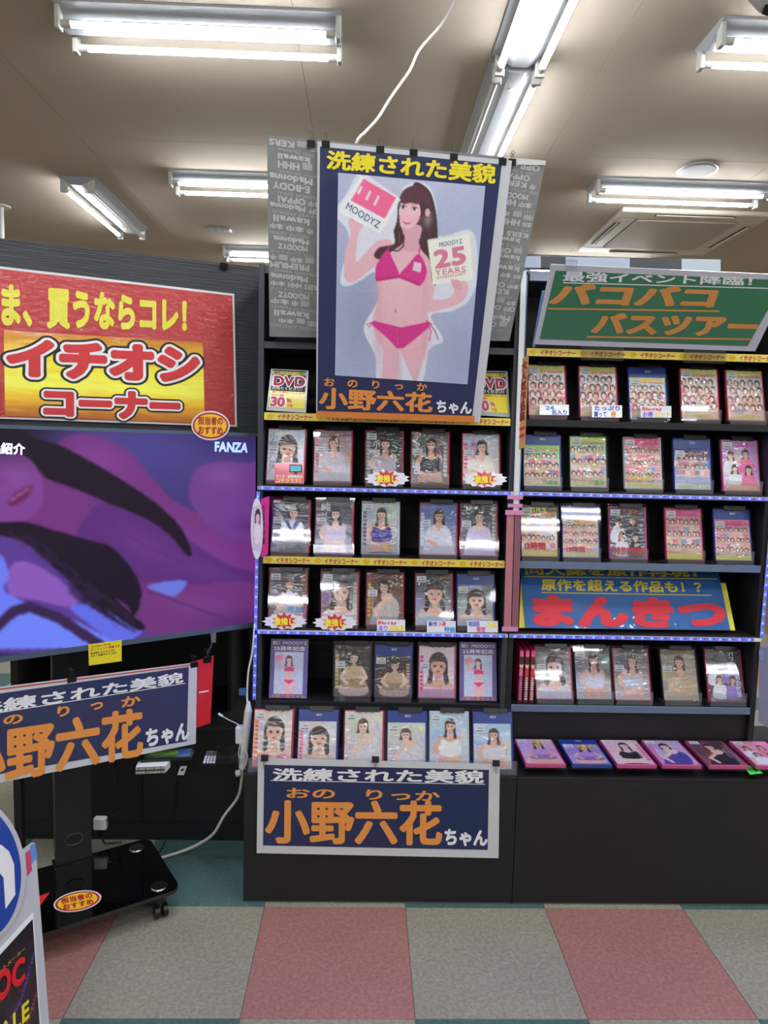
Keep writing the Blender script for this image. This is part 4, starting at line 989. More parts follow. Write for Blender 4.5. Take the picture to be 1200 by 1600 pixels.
put_case(K, 'lilac and pink cover with two women at the far right of its shelf', 1163, 2, 'pink', cover_art('group', (190, 150, 200), (236, 214, 220), (230, 120, 160), (46, 32, 36), (236, 220, 80), 'n', 214, (240, 120, 170)), [('コルター', (.36, .03, .95, .14), T_p, .04, False)], tilt=14, short='two-woman lilac cover at far right')
th = mat('thirteen_red', (206, 36, 40), .5)
crowd(845, 3, 'black', 'crowd cover marked thirteen hours, closest to the pink tape', ((196, 170, 90), (236, 222, 200), (60, 56, 30), (240, 190, 70)), [('バコバコ', (.1, .02, .70, .14), T_y, .04, False), ('13時間', (.04, .72, .68, .88), th, .04, False)], False, 3, 7, 220, y1=.86)
crowd(910, 3, 'blue', 'blue-boxed crowd cover marked thirteen hours, second along', ((206, 190, 130), (232, 216, 206), (220, 180, 70), (226, 200, 180)), [('バコバコ', (.06, .04, .66, .16), T_y, .04, False), ('13時間', (.06, .74, .62, .88), th, .03, False)], True, 3, 7, 221, y1=.84)
put_case(K, 'black and white cover with four women and red brush title', 984, 3, 'pink', cover_art('group', (60, 56, 62), (120, 116, 116), (44, 40, 46), (40, 30, 30), (226, 60, 60), 'n', 222), [('特別授業', (.08, .78, .94, .93), T_r, .04, False), ('バコバコ', (.3, .02, .8, .12), T_r, .03, False)], tilt=14, short='four-woman cover with red title')
crowd(1073, 3, 'red', 'pink-topped crowd cover in a crimson box, fourth along', ((196, 120, 140), (226, 196, 180), (226, 110, 160), (226, 220, 90)), [('バコバス', (.06, .04, .9, .15), T_p, .04, False)], False, 3, 7, 223)
crowd(1150, 3, 'blue', 'pink-topped crowd cover in a blue box, at the right end', ((206, 140, 160), (232, 206, 190), (232, 130, 170), (226, 222, 110)), [('バコバス', (.04, .04, .8, .16), T_p, .04, False)], True, 3, 7, 224)
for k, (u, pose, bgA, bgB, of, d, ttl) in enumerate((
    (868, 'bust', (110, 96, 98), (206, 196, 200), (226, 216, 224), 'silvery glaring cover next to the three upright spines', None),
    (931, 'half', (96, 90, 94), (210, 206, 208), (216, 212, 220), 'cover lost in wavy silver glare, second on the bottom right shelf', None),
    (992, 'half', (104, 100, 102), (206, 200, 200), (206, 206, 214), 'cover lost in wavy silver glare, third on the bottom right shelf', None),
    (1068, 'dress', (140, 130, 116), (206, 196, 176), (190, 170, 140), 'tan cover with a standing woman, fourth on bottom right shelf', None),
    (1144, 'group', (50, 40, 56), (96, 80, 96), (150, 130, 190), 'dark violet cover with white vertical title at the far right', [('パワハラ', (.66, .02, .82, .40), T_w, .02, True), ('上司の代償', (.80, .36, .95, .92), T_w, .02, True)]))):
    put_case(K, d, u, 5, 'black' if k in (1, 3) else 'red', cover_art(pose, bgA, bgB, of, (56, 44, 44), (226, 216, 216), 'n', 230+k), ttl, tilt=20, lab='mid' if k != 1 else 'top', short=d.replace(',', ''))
# three upright spines
for k in range(3):
    u = 812+k*9.0; px = at(u, 1102, Y=YF+.02)[0]
    t = thing(K, ['upright case spine nearest the post on the bottom right shelf', 'middle one of the three upright case spines', 'upright case spine touching the silver cover'][k], 'case', (px, YF+.02, LV[5]+.0115), 'upright spines')
    part('disc_box', MB().box(-.0072, 0, 0, .0072, .135, .19, .0015), BOXC['red'], t, local=True)
    sh = Sheet([(-.0066, -.0006, .186), (.0066, -.0006, .186), (.0066, -.0006, .004), (-.0066, -.0006, .004)])
    A = unit_art(8, 70, (40+k*30, 34, 44)); A.vgrad(0, .12, (220, 90, 140), (226, 140, 170)); A.ell(.5, .28, .5, .07, (226, 190, 176)); A.ell(.5, .24, .5, .04, (50, 34, 34)); A.box(.1, .36, .9, .5, (222, 120, 160) if k == 0 else (190, 70, 60)); 
    for q in range(10): A.box(.2, .52+q*.045, .8, .55+q*.045, (226, 216, 210) if k else (236, 130, 170))
    print_mesh('spine_print', A.done(), sh, M_coverl, t, .0001, local=True)
# flat cases on the right plinth
FL = [(852, 'pink', ('sit', (206, 170, 210), (222, 190, 214), (196, 160, 200), (50, 34, 38), (236, 230, 60), 'n'), 'flat lilac cover in a red box, left end on the right plinth', False, [('小野 バス', (.4, .04, .95, .24), T_y, .04, False)]),
      (924, 'blue', ('sit', (150, 130, 190), (190, 166, 206), (180, 150, 200), (50, 34, 38), (236, 230, 60), 'n'), 'flat lilac cover in a blue box on the right plinth', True, [('小野 バス', (.4, .04, .95, .26), T_y, .04, False)]),
      (993, 'pink', ('half', (222, 200, 196), (226, 206, 206), (36, 34, 38), (60, 42, 40), (226, 90, 130), 'r'), 'flat cover with a black top, third on the right plinth', False, None),
      (1062, 'pink', ('lean', (190, 180, 200), (206, 176, 200), (92, 84, 150), (46, 32, 38), (226, 110, 160), 'l'), 'flat cover with a violet striped jacket, fourth on the right plinth', False, None),
      (1134, 'pink', ('lean', (70, 56, 62), (150, 110, 100), (50, 44, 52), (56, 40, 40), (150, 140, 150), 'r'), 'flat dark brown cover, fifth on the right plinth', False, None),
      (1206, 'pink', ('group', (222, 160, 176), (226, 196, 190), (226, 140, 160), (60, 42, 44), (226, 90, 130), 'n'), 'flat pink cover with a green ticket, cut off at the right edge', False, None)]
for k, (u, box, art, d, blu, ttl) in enumerate(FL):
    t = put_case(K, d, u, 9, box, cover_art(*art, seed=300+k), ttl, z=BZ, y=YP+.03, tilt=0, stand=False, blu=blu, lab='flat', lock=False, group='flat cases on the right plinth')
    px = at(u, 1212, Z=BZ)[0]; t.location = (px, YP+.008, BZ+CD+.0015+.0005*k); t.rotation_euler = (math.radians(-88), 0, 0)
    b = MB().box(-.062, .0005-CD, -.0004, .062, -.002, .0002); 
sh = Sheet([at(1161, 1196, Z=BZ+.026), at(1178, 1196, Z=BZ+.026), at(1192, 1208, Z=BZ+.026), at(1172, 1210, Z=BZ+.026)])
t = thing('green_ticket', 'small bright green ticket lying on the last flat case', 'ticket', sh.P(.5, .5)); part('card', MB().slab(sh, .001), mat('ticket_green', (60, 230, 70), .5), t)
b = MB(); write(b, sh.sub(.15, .2, .85, .8), '半額', .0003, .03); part('lettering', b, M_blackp, t, kind='stuff')

# ------------------------------------------------------------------ small cards around the cases
def oval(P_, cx, cy, rx, ry, rot=0., h=0., n=36, th=.0006):
    pts = []
    for i in range(n):
        a = 2*math.pi*i/n; x = rx*math.cos(a); y = ry*math.sin(a)
        pts.append((cx+x*math.cos(rot)-y*math.sin(rot), cy+x*math.sin(rot)+y*math.cos(rot)))
    P3 = [P_.on(u, v, h) for u, v in pts]; Q3 = [P_.on(u, v, h)-P_.n*th for u, v in pts]
    return MB().add(P3+Q3, [tuple(range(n-1, -1, -1)), tuple(range(n, 2*n))]+[(i, (i+1) % n, n+(i+1) % n, n+i) for i in range(n)])
def pts_card(P_, pts, h=0., th=.0006):
    n = len(pts); P3 = [P_.on(u, v, h) for u, v in pts]; Q3 = [P_.on(u, v, h)-P_.n*th for u, v in pts]
    return MB().add(P3+Q3, [tuple(range(n-1, -1, -1)), tuple(range(n, 2*n))]+[(i, (i+1) % n, n+(i+1) % n, n+i) for i in range(n)])
M_burst = mat('burst_red', (206, 44, 50), .4, coat=.5); M_card = mat('glossy_white_card', (226, 226, 232), .35, coat=.5)
PF = Plane((0, YF-.0075, 1), (0, -1, .12))
def burst(cx, cy, label):
    P_ = Plane(at(cx, cy+10, Y=YF-.006), (0, -1, .15))
    t = thing('pop_card', label, 'card', P_.on(cx, cy+12), 'red burst cards')
    w = []
    for i in range(26):
        a = 2*math.pi*i/26; r = 1.0 if i % 2 else .84; w.append((cx+36*r*math.cos(a), cy+13*r*math.sin(a)))
    part('card', pts_card(P_, w, 0, .001), M_card, t)
    z = []
    for i in range(20):
        a = 2*math.pi*i/20; r = 1.0 if i % 2 else .62; z.append((cx-1+20*r*math.cos(a), cy-1+13.5*r*math.sin(a)))
    part('burst_star', pts_card(P_, z, .0006, .0004), M_burst, t)
    b = MB(); write(b, P_.q([(cx-17, cy-6), (cx+16, cy-6), (cx+16, cy+6), (cx-17, cy+6)], .0012), '激推し', 0, .05); part('lettering', b, mat('lemon_print', (244, 226, 60), .5), t, kind='stuff')
burst(605, 748, 'white card with red star burst under the dark name cover')
burst(758, 749, 'white card with red star burst at the right end of the lit top shelf')
burst(445, 971, 'white card with red star burst beside the left upright light strip')
burst(524, 973, 'white card with red star burst under the large smiling portrait')
def ticket(u0, v0, u1, v1, label, rows_, Y=None, bg=(228, 230, 236), slope=.01, group='hand lettered tickets'):
    P_ = Plane(at((u0+u1)/2, v1, Y=YF-.006 if Y is None else Y), (0, -1, .15)); d = (u1-u0)*slope
    sh = P_.q([(u0, v0), (u1, v0+d), (u1, v1+d), (u0, v1)])
    t = thing('pop_ticket', label, 'card', sh.P(.5, 1), group)
    part('card', MB().slab(sh, .0008), mat('ticket_%d_%d' % (bg[0], bg[1]), bg, .35, coat=.5), t)
    for txt, q, m in rows_:
        b = MB(); write(b, sh.sub(*q), txt, .0005, .035); part('lettering', b, m, t, kind='stuff')
    return t
M_bl = mat('ticket_blue', (50, 70, 190), .5); M_cy = mat('ticket_cyan', (40, 150, 220), .5); M_pu = mat('ticket_violet', (150, 90, 220), .5)
ticket(589, 968, 633, 986, 'small white ticket with red and violet words under the brown cover', [('Blu-ray', (.03, .03, .7, .45), T_r), ('あり', (.05, .5, .4, .98), M_pu), ('高画質', (.45, .5, .98, .98), T_y)])
ticket(667, 970, 712, 988, 'small white ticket with blue and red words under the close-up face cover', [('新作', (.06, .04, .36, .48), M_bl), ('入荷', (.4, .04, .66, .48), T_r), ('特価', (.6, .5, .98, .98), M_cy)])
ticket(730, 970, 778, 988, 'small white ticket with blue and pink words under the blue-topped cover', [('初回', (.04, .04, .4, .48), M_bl), ('限定', (.3, .5, .6, .98), T_p), ('特典', (.66, .1, .96, .6), T_y)])
ticket(843, 632, 889, 648, 'white ticket with cyan 24 under the first crowd cover', [('24', (.2, .04, .5, .56), M_cy), ('名入り', (.4, .5, .96, .98), M_bl)])
ticket(925, 633, 972, 652, 'white ticket in blue orange and yellow under the second crowd cover', [('たっぷり', (.06, .03, .96, .46), M_bl), ('買って', (.06, .5, .5, .98), M_bl), ('得', (.62, .5, .8, .98), M_orange)])
ticket(1001, 634, 1049, 652, 'white ticket in red violet and yellow under the blue-boxed crowd cover', [('Blu-ray', (.04, .03, .7, .45), T_r), ('お得', (.05, .5, .4, .98), M_pu), ('セット', (.45, .5, .98, .98), T_y)])
t = ticket(429, 723, 475, 755, 'pink card with small monitor picture under the pale smiling cover', [('モニター放映商品は', (.04, .58, .96, .74), T_w), ('コチラです！', (.04, .74, .98, .98), T_y)], bg=(216, 84, 110), group='pink card')
P_ = Plane(at(452, 755, Y=YF-.006), (0, -1, .15))
part('monitor_frame', pts_card(P_, [(452, 726), (472, 726), (472, 738), (452, 738)][::1], .0008, .0003), M_blackp, t)
part('monitor_screen', pts_card(P_, [(453.5, 727.5), (470.5, 727.5), (470.5, 736.5), (453.5, 736.5)], .0012, .0003), mat('pale_cyan_print', (110, 196, 214), .5), t)
part('monitor_foot', pts_card(P_, [(460.5, 738), (463.5, 738), (465, 741), (459, 741)], .0008, .0003), M_blackp, t)
# the two DVD buy-back cards on the second shelf
def buy_card(quad, label, hide=None):
    P_ = Plane(at(quad[3][0], quad[3][1], Y=YF+.02), (0, -1, .22)); sh = P_.q(quad)
    t = thing('buyback_card', label, 'card', sh.P(.5, 1), 'yellow and black buyback cards')
    part('frame', MB().slab(sh, .006), mat('silver_frame', (176, 182, 184), .35, coat=.5), t)
    part('black_ground', MB().slab(sh.sub(.06, .025, .94, .52, .0012), .0005), M_blackp, t)
    part('yellow_band', MB().slab(sh.sub(.065, .055, .935, .13, .0016), .0004), T_y2, t)
    part('yellow_ground', MB().slab(sh.sub(.045, .52, .955, .92, .0012), .0005), T_y2, t)
    W = lambda txt, q, m, bo=.02, lat=False, h=.002: part('lettering', write(MB(), sh.sub(*q), txt, h, bo, lat), m, t, kind='stuff')
    W('最短３分スピード買取', (.10, .06, .92, .125), M_blackp, .02)
    W('DVD', (.08, .16, .96, .40), M_card, .10, True, .0016); W('DVD', (.10, .17, .94, .39), mat('crimson_print', (180, 24, 60), .5), .05, True, .0024)
    W('お売りください！', (.08, .42, .94, .50), M_wprint, .03)
    W('喜んで買取いたします', (.10, .53, .95, .58), T_r, .015); W('他店より高額', (.08, .60, .40, .65), T_r, .015)
    W('30', (.06, .66, .48, .90), M_card, .10, True, .0016); W('30', (.08, .67, .46, .89), mat('rose_print', (200, 60, 96), .5), .05, True, .0024)
    W('％', (.48, .68, .62, .80), mat('rose_print', (200, 60, 96), .5), .04); W('下取', (.50, .82, .66, .90), T_r, .02)
    return t
T_y2 = mat('card_yellow', (236, 220, 40), .45, coat=.5)
buy_card([(423.5, 576), (482, 579), (478, 645), (416, 641)], 'yellow and black buyback card at the left of the poster foot')
buy_card([(735, 579), (793, 580), (797, 652), (738, 648)], 'yellow and black buyback card half hidden by the right side of the poster')
# magenta folded sign with oval portrait on the left post
P1 = Plane(at(420, 868, Y=YF+.115), (0, -1, .0)); P2 = Plane(at(420, 868, Y=YF-.016), (.6, -1, 0)); P3 = Plane(P2.on(408, 826, .002), (.5, -1, 0))
M_mag = mat('magenta_card', (206, 40, 130), .45, var=.06, coat=.3)
t = thing('magenta_sign', 'magenta folded card with a thin oval portrait on the left post', 'sign', at(420, 868, Y=YF-.012))
part('back_card', MB().slab(P1.q([(421, 776), (464, 777), (464, 786), (424, 860)]), .0015), M_mag, t)
part('side_card', MB().slab(P2.q([(408, 780), (421, 775), (419, 866), (408, 871)]), .0015), M_mag, t)
part('oval_rim', oval(P3, 401.5, 826, 9.5, 48, 0, 0, 30, .002), M_card, t)
osn = P3.q([(393, 780), (408, 780), (408, 870), (393, 870)], .001)
A = unit_art(12, 60, (200, 190, 214)); A.ell(.6, .28, .34, .2, (44, 30, 44)); A.ell(.6, .3, .22, .11, (220, 180, 190)); A.ell(.55, .62, .4, .24, (226, 210, 226)); 
me_ = print_mesh('portrait_print', A.done(), P3.q([(395, 792), (407.5, 788), (407.5, 862), (395, 858)], .001), M_coverl, t, 0.)
b = MB(); write(b, P2.q([(410, 790), (414, 789), (414, 850), (410, 852)], .0008), '引退作特集', 0, .03, vertical=True); part('lettering', b, mat('deep_purple', (70, 10, 60), .5), t, kind='stuff')
# translucent box right of the right bay
t = thing('translucent_panel', 'milky translucent plastic panel taped to the right post below the light strip', 'panel', at(1196, 1145, Y=YF-.01))
P_ = Plane((XR+.002, YF-.01, .7), (-.35, -1, 0)); mp_ = clear('milky_plastic', (206, 206, 226), .3, .25)
nt = mp_.node_tree; df = nt.nodes.new('ShaderNodeBsdfTranslucent'); df.inputs[0].default_value = rgba((190, 190, 214)); dd = nt.nodes.new('ShaderNodeBsdfDiffuse'); dd.inputs[0].default_value = rgba((180, 180, 210))
out = [n for n in nt.nodes if n.type == 'OUTPUT_MATERIAL'][0]; src = out.inputs[0].links[0].from_socket
x1 = nt.nodes.new('ShaderNodeMixShader'); x1.inputs[0].default_value = .5; nt.links.new(df.outputs[0], x1.inputs[1]); nt.links.new(dd.outputs[0], x1.inputs[2])
x2 = nt.nodes.new('ShaderNodeMixShader'); x2.inputs[0].default_value = .55; nt.links.new(src, x2.inputs[1]); nt.links.new(x1.outputs[0], x2.inputs[2]); nt.links.new(x2.outputs[0], out.inputs[0])
part('sheet', MB().slab(P_.q([(1187, 1012), (1240, 1000), (1240, 1160), (1185, 1128)]), .002), mp_, t)
part('tape', MB().slab(P_.q([(1186, 1016), (1193, 1016), (1193, 1031), (1186, 1031)], .002), .001), M_ledw, t)

# ------------------------------------------------------------------ television on its stand, left
PT = Plane(at(402, 830, Y=2.50), (.56, -.83, 0)); HT = np.array([.83, .56, 0])/math.hypot(.83, .56)
tr, br = PT.on(403, 677), PT.on(402, 979); tl, bl = tr-HT*1.225, br-HT*1.225
tl[2] += .004
tv = thing('television', 'large television showing a purple lit film scene, on a rolling stand', 'television', (tl+tr+bl+br)/4)
sh = Sheet([tl, tr, br, bl])
part('body', MB().slab(sh, .045), M_blackm, tv)
Lw = 1.225; Lh = np.linalg.norm(tr-br); bx_, by_ = .009/Lw, .011/Lh
M_bez = mat('bezel_blue_grey', (84, 100, 122), .35, metal=.3)
for q in ((0, 0, 1, by_), (0, 1-by_*1.5, 1, 1), (0, by_, bx_, 1-by_*1.5), (1-bx_, by_, 1, 1-by_*1.5)):
    part('bezel', MB().slab(sh.sub(*q, .003), .003), M_bez if q[3]-q[1] < .1 else M_blackm, tv)
ssh = sh.sub(bx_, by_, 1-bx_, 1-by_*1.5, .0008)
A = sheet_art(ssh, 300, 170, (70, 58, 128), 0, 650, 2.79, k=1)
A.vgrad(-100, 1200, (78, 66, 140), (52, 40, 96))
A.ell(1000, 60, 300, 120, (40, 24, 60), 0, .6, 1); A.ell(120, 40, 200, 90, (30, 20, 52), 0, .7, 1)
A.ell(700, 150, 260, 110, (84, 74, 160), 0, .5, 1)
A.poly([(150, 160), (240, 120), (330, 84), (440, 100), (560, 160), (660, 270), (760, 370), (900, 440), (1130, 540), (1130, 1000), (0, 1000), (0, 400)], (116, 52, 128))
A.ell(430, 190, 150, 80, (140, 68, 160), .5, .6, 1); A.ell(880, 560, 220, 60, (128, 60, 150), .5, .5, 1)
A.poly([(820, 330), (850, 240), (930, 204), (1060, 206), (1160, 230), (1200, 500), (1060, 540), (930, 490), (850, 410)], (112, 62, 140)); A.ell(960, 260, 90, 50, (136, 82, 168), 0, .6, 1); A.ell(1090, 480, 90, 40, (96, 42, 110), 0, .6, 1)
# satin slip
A.poly([(330, 560), (430, 380), (560, 400), (700, 470), (850, 560), (1000, 650), (1130, 690), (1130, 760), (980, 752), (820, 740), (640, 745), (560, 660)], (92, 44, 122)); A.line([(430, 385), (380, 300), (360, 280)], 10, (100, 50, 134)); A.line([(690, 468), (640, 400)], 9, (100, 50, 134))
A.ell(620, 560, 150, 60, (112, 60, 146), .5, .6, 1); A.ell(860, 660, 160, 40, (104, 56, 140), .3, .6, 1); A.line([(480, 470), (620, 560), (800, 640)], 5, (70, 32, 98), .5); A.line([(700, 500), (860, 600), (1040, 690)], 5, (70, 32, 98), .5)
A.poly([(610, 745), (720, 722), (830, 735), (1130, 740), (1130, 1000), (560, 1000), (540, 930)], (112, 52, 124)); A.ell(880, 830, 220, 50, (132, 66, 142), .2, .5, 1); A.ell(1050, 900, 150, 60, (70, 30, 90), 0, .6, 1)
A.line([(640, 760), (840, 830), (1000, 890)], 7, (78, 34, 92), .7)
A.poly([(640, 742), (716, 722), (812, 720), (764, 784), (700, 770)], (110, 120, 226))
# face at left
A.poly([(-80, 150), (60, 150), (120, 180), (165, 240), (190, 320), (180, 390), (140, 440), (70, 465), (-80, 465)], (128, 66, 148)); A.ell(60, 260, 90, 60, (150, 84, 172), 0, .6, 1)
A.ell(8, 285, 30, 20, (126, 56, 136), -.5, .8, 1); A.poly([(36, 378), (60, 345), (96, 318), (138, 302), (132, 340), (96, 376), (56, 392)], (110, 34, 92)); A.line([(54, 366), (92, 340), (126, 316)], 5, (200, 160, 214)); A.ell(30, 60, 200, 130, (34, 18, 44), 0, .9, 1)
A.poly([(-80, 560), (120, 560), (360, 700), (520, 840), (640, 940), (560, 1000), (-80, 1000)], (92, 60, 150)); A.poly([(-80, 640), (0, 600), (40, 690), (20, 760), (110, 820), (60, 900), (-80, 940)], (110, 128, 250)); A.poly([(40, 900), (150, 850), (300, 880), (460, 960), (540, 1000), (-80, 1010), (-80, 960)], (112, 134, 255)); A.poly([(300, 830), (420, 830), (560, 900), (620, 930), (540, 990), (460, 960)], (100, 110, 236))
A.poly([(60, 640), (180, 660), (330, 780), (300, 830), (160, 800), (40, 770)], (140, 90, 190)); A.line([(-60, 960), (60, 850), (130, 830), (260, 880), (440, 1000)], 44, (56, 34, 78))
A.poly([(-80, 30), (60, 45), (160, 100), (260, 130), (420, 215), (560, 300), (690, 390), (780, 480), (822, 560), (830, 612), (790, 580), (740, 520), (640, 450), (500, 390), (380, 340), (280, 300), (200, 270), (130, 190), (60, 160), (-80, 170)], (26, 12, 32))
A.poly([(-80, 470), (100, 462), (240, 500), (380, 540), (480, 570), (560, 650), (610, 740), (606, 830), (580, 866), (556, 830), (500, 790), (560, 850), (630, 915), (600, 930), (500, 870), (390, 790), (280, 700), (180, 610), (80, 540), (-80, 500)], (26, 12, 34))
for k in range(9): A.line([(20+k*18, 500+k*4), (200+k*30, 640+k*16), (380+k*26, 800+k*10), (520+k*12, 930-k*6)], 3, (120, 92, 180) if k % 2 else (44, 26, 60), .45)
for k in range(6): A.line([(300, 700+k*14), (430+k*10, 820+k*12), (520+k*14, 900+k*8)], 6, (30, 16, 40), .8)
C_ = A.C.copy()
for _ in range(2):
    C_[1:-1, 1:-1] = (C_[1:-1, 1:-1]*2+C_[:-2, 1:-1]+C_[2:, 1:-1]+C_[1:-1, :-2]+C_[1:-1, 2:])/6
print_mesh('screen_image', np.clip(C_, 0, 255), ssh, film('screen_light', .1, 0, emit=.74, crough=.2, base_rough=.5), tv, .0004)
M_cap = mat('caption_white', (220, 224, 255), .5, emit=.9, var=0); M_fz = mat('caption_blue', (150, 176, 255), .5, emit=.9, var=0)
b = MB(); write(b, PT.q([(-18, 690), (39, 693), (39, 711), (-18, 709)], .002), '品紹介', 0, .04); part('caption', b, M_cap, tv, kind='stuff')
b = MB(); write(b, PT.q([(335, 690), (389, 692), (387, 707), (335, 705)], .002), 'FANZA', 0, .05, lat=True, gap=-.04); part('caption', b, M_fz, tv, kind='stuff')
# stand
E1 = np.array([math.cos(math.radians(32.5)), math.sin(math.radians(32.5)), 0]); E2 = np.array([-E1[1], E1[0], 0]); FRc = np.array([-.548, 2.164, 0])
def sp(a, b_, z): p = FRc-E1*a+E2*b_; return (p[0], p[1], z)
st_ = thing('television_stand', 'rolling television stand with black glass base plate and flat column', 'stand', sp(.36, .17, 0))
def rrect(w_, d_, r, n=6):
    o = []
    for cx, cy, a0 in ((w_-r, r, -90), (w_-r, d_-r, 0), (r, d_-r, 90), (r, r, 180)):
        for i in range(n+1):
            a = math.radians(a0+90*i/n); o.append((cx+r*math.cos(a), cy+r*math.sin(a)))
    return o
pl = rrect(.74, .345, .035); b = MB(); n = len(pl)
b.add([sp(.74-x, y, .083) for x, y in pl]+[sp(.74-x, y, .0945) for x, y in pl], [tuple(range(n-1, -1, -1)), tuple(range(n, 2*n))]+[(i, (i+1) % n, n+(i+1) % n, n+i) for i in range(n)])
part('base_plate', b, mat('black_glass', (8, 8, 10), .06, coat=1., var=0, crough=.03), st_)
for a, d_ in ((.055, .045), (.055, .30), (.685, .045), (.685, .30)):
    w0 = part('washer', MB().cyl(sp(a, d_, .094), sp(a, d_, .098), .026, 28, .024), mat('brushed_disc', (190, 194, 200), .22, metal=1.), st_, smooth=True)
    c_ = part('caster', MB().cyl(sp(a, d_, .083), sp(a, d_, .066), .018, 16).cyl(sp(a, d_, .070), sp(a, d_, .040), .024, 16, .020), M_blackm, st_, smooth=True)
    part('caster_cap', MB().cyl(sp(a, d_, .0829), sp(a, d_, .078), .0225, 20), M_metal, c_, smooth=True)
    for q in (-.013, .013):
        p0 = np.array(sp(a, d_-.012, .0215)); part('wheel', MB().cyl(p0+E1*(q-.007), p0+E1*(q+.007), .0213, 20), M_blackm, c_, smooth=True)
pc = at(116, 1347, Z=.0945)
def cp_(a, d_, z): p = pc+E1*a+E2*d_; return (p[0], p[1], z)
b = MB(); b.add([cp_(x, y, z) for z in (.0945, 1.40) for x, y in ((-.055, 0), (.055, 0), (.055, .035), (-.055, .035))], [(3, 2, 1, 0), (4, 5, 6, 7), (0, 1, 5, 4), (1, 2, 6, 5), (2, 3, 7, 6), (3, 0, 4, 7)])
part('column', b, mat('column_black', (24, 24, 26), .4, bump=.05, bscale=300), st_)
b = MB(); b.add([cp_(x, y, z) for z in (.0945, .0985) for x, y in ((-.062, -.012), (.062, -.012), (.062, .045), (-.062, .045))], [(3, 2, 1, 0), (4, 5, 6, 7), (0, 1, 5, 4), (1, 2, 6, 5), (2, 3, 7, 6), (3, 0, 4, 7)])
part('foot_flange', b, M_blackm, st_)
for z in (.175, .50):
    ctr = np.array(cp_(0, -.0015, z)); ring = [tuple(ctr+E1*.027*math.cos(t)+np.array([0, 0, .02*math.sin(t)])) for t in [2*math.pi*i/20 for i in range(21)]]
    part('cable_grommet', MB().tube(ring, .0025, 6, 0), mat('grommet', (60, 60, 62), .3), st_, smooth=True)
    part('cable_hole', MB().add([tuple(ctr+E1*.026*math.cos(t)+np.array([0, 0, .019*math.sin(t)])) for t in [2*math.pi*i/20 for i in range(20)]], [tuple(range(20))]), M_blackp, st_)
for q in (-.03, .03):
    for z in (.60, .57, .54):
        p0 = cp_(q, .001, z); p1 = cp_(q, -.0015, z); part('screw', MB().cyl(p0, p1, .004, 8), M_blackm, st_)
b = MB(); b.add([cp_(x, y, z) for z in (1.05, 1.42) for x, y in ((-.22, -.03), (.22, -.03), (.22, -.004), (-.22, -.004))], [(3, 2, 1, 0), (4, 5, 6, 7), (0, 1, 5, 4), (1, 2, 6, 5), (2, 3, 7, 6), (3, 0, 4, 7)])
tvb = [PT.on(60, 760, -.047), PT.on(200, 760, -.047)]
b = MB()
for pz in (1.10, 1.36):
    q0 = np.array(cp_(0, .01, pz)); d0 = ((PT.p-q0)@PT.n); q1 = q0+PT.n*(d0-.0475)
    b.cyl(q0, q1, .03, 12)
part('mount_arm', b, M_blackm, st_)
M_gold = mat('sticker_gold', (244, 196, 40), .4, coat=.4); M_dred = mat('sticker_red', (176, 28, 44), .4, coat=.4)
def oval_sticker(P_, cx, cy, rx, ry, rot, label, lines, txtm):
    t = thing('oval_sticker', label, 'sticker', P_.on(cx, cy), 'oval recommendation stickers')
    part('rim', oval(P_, cx, cy, rx, ry, rot, 0), M_card, t); part('red_ring', oval(P_, cx, cy, rx*.93, ry*.90, rot, .0006, 36, .0004), M_dred, t); part('gold_centre', oval(P_, cx, cy, rx*.84, ry*.78, rot, .0012, 36, .0004), M_gold, t)
    c_, s_ = math.cos(rot), math.sin(rot)
    for txt, y0, y1, wx in lines:
        q = [(cx+x*rx*c_-y*ry*s_, cy+x*rx*s_+y*ry*c_) for x, y in ((-wx, y0), (wx, y0), (wx, y1), (-wx, y1))]
        b = MB(); write(b, P_.q(q, .0018), txt, 0, .04); part('lettering', b, txtm, t, kind='stuff')
LN = [('担当者の', -.62, -.04, .66), ('おすすめ', .02, .62, .66)]
oval_sticker(Plane((0, 0, .0952), (0, 0, 1)), 121, 1408, 38, 15.5, -.20, 'oval gold sticker with red words lying on the glass base plate', LN, M_dred)
P_ = Plane((0, 0, .0955), (0, 0, 1))
solo('red_flyer_corner', pts_card(P_, [(56, 1424), (78, 1394), (50, 1404)], .0012, .001), mat('flyer_red', (216, 36, 44), .5), 'pointed corner of a red card on the glass base beside the white board', 'card')

# black banner board with the red and gold banner
PBd = Plane(at(405, 520, Y=2.60), (.39, -.92, 0))
bt = thing('banner_board', 'big black ribbed board behind and above the television', 'board', PBd.on(200, 900))
part('panel', MB().slab(PBd.q([(-150, 355), (405, 418), (405, 930), (-150, 985)], -.006), .018), mat('ribbed_black', (44, 47, 51), .5, var=.1, stretch=(1, 1, 60), vscale=4, bump=.5, bscale=5), bt)
q0 = PBd.on(395, 925, -.012); q1 = PBd.on(20, 960, -.012)
for q in (q0, q1-np.array([.0, 0, 0])): part('leg', MB().box(q[0]-.012, q[1]+.0, .0 if q is not q0 else .437, q[0]+.012, q[1]+.024, q[2]+.1), M_black, bt)
clip(PBd.on(350, 414), 'binder clip on the black banner board near the middle bay', PBd.n, 1, 1.)
bn = thing('promo_banner', 'red banner with yellow words above a gold panel, on the black board', 'banner', PBd.on(180, 664))
part('sheet', MB().slab(PBd.q([(-120, 402), (366, 459), (370.5, 667), (-120, 650)], .001), .0015), M_wsheet, bn)
M_rban = mat('banner_red', (178, 18, 22), .45, var=.05, coat=1., bump=1., bscale=40, crough=.06, stretch=(1, 1, 2))
part('red_ground', MB().slab(PBd.q([(-120, 406), (363, 462), (367, 664), (-120, 647)], .0018), .0005), M_rban, bn)
gq = PBd.q([(6, 516), (317, 535), (320, 662), (8, 650)], .0024)
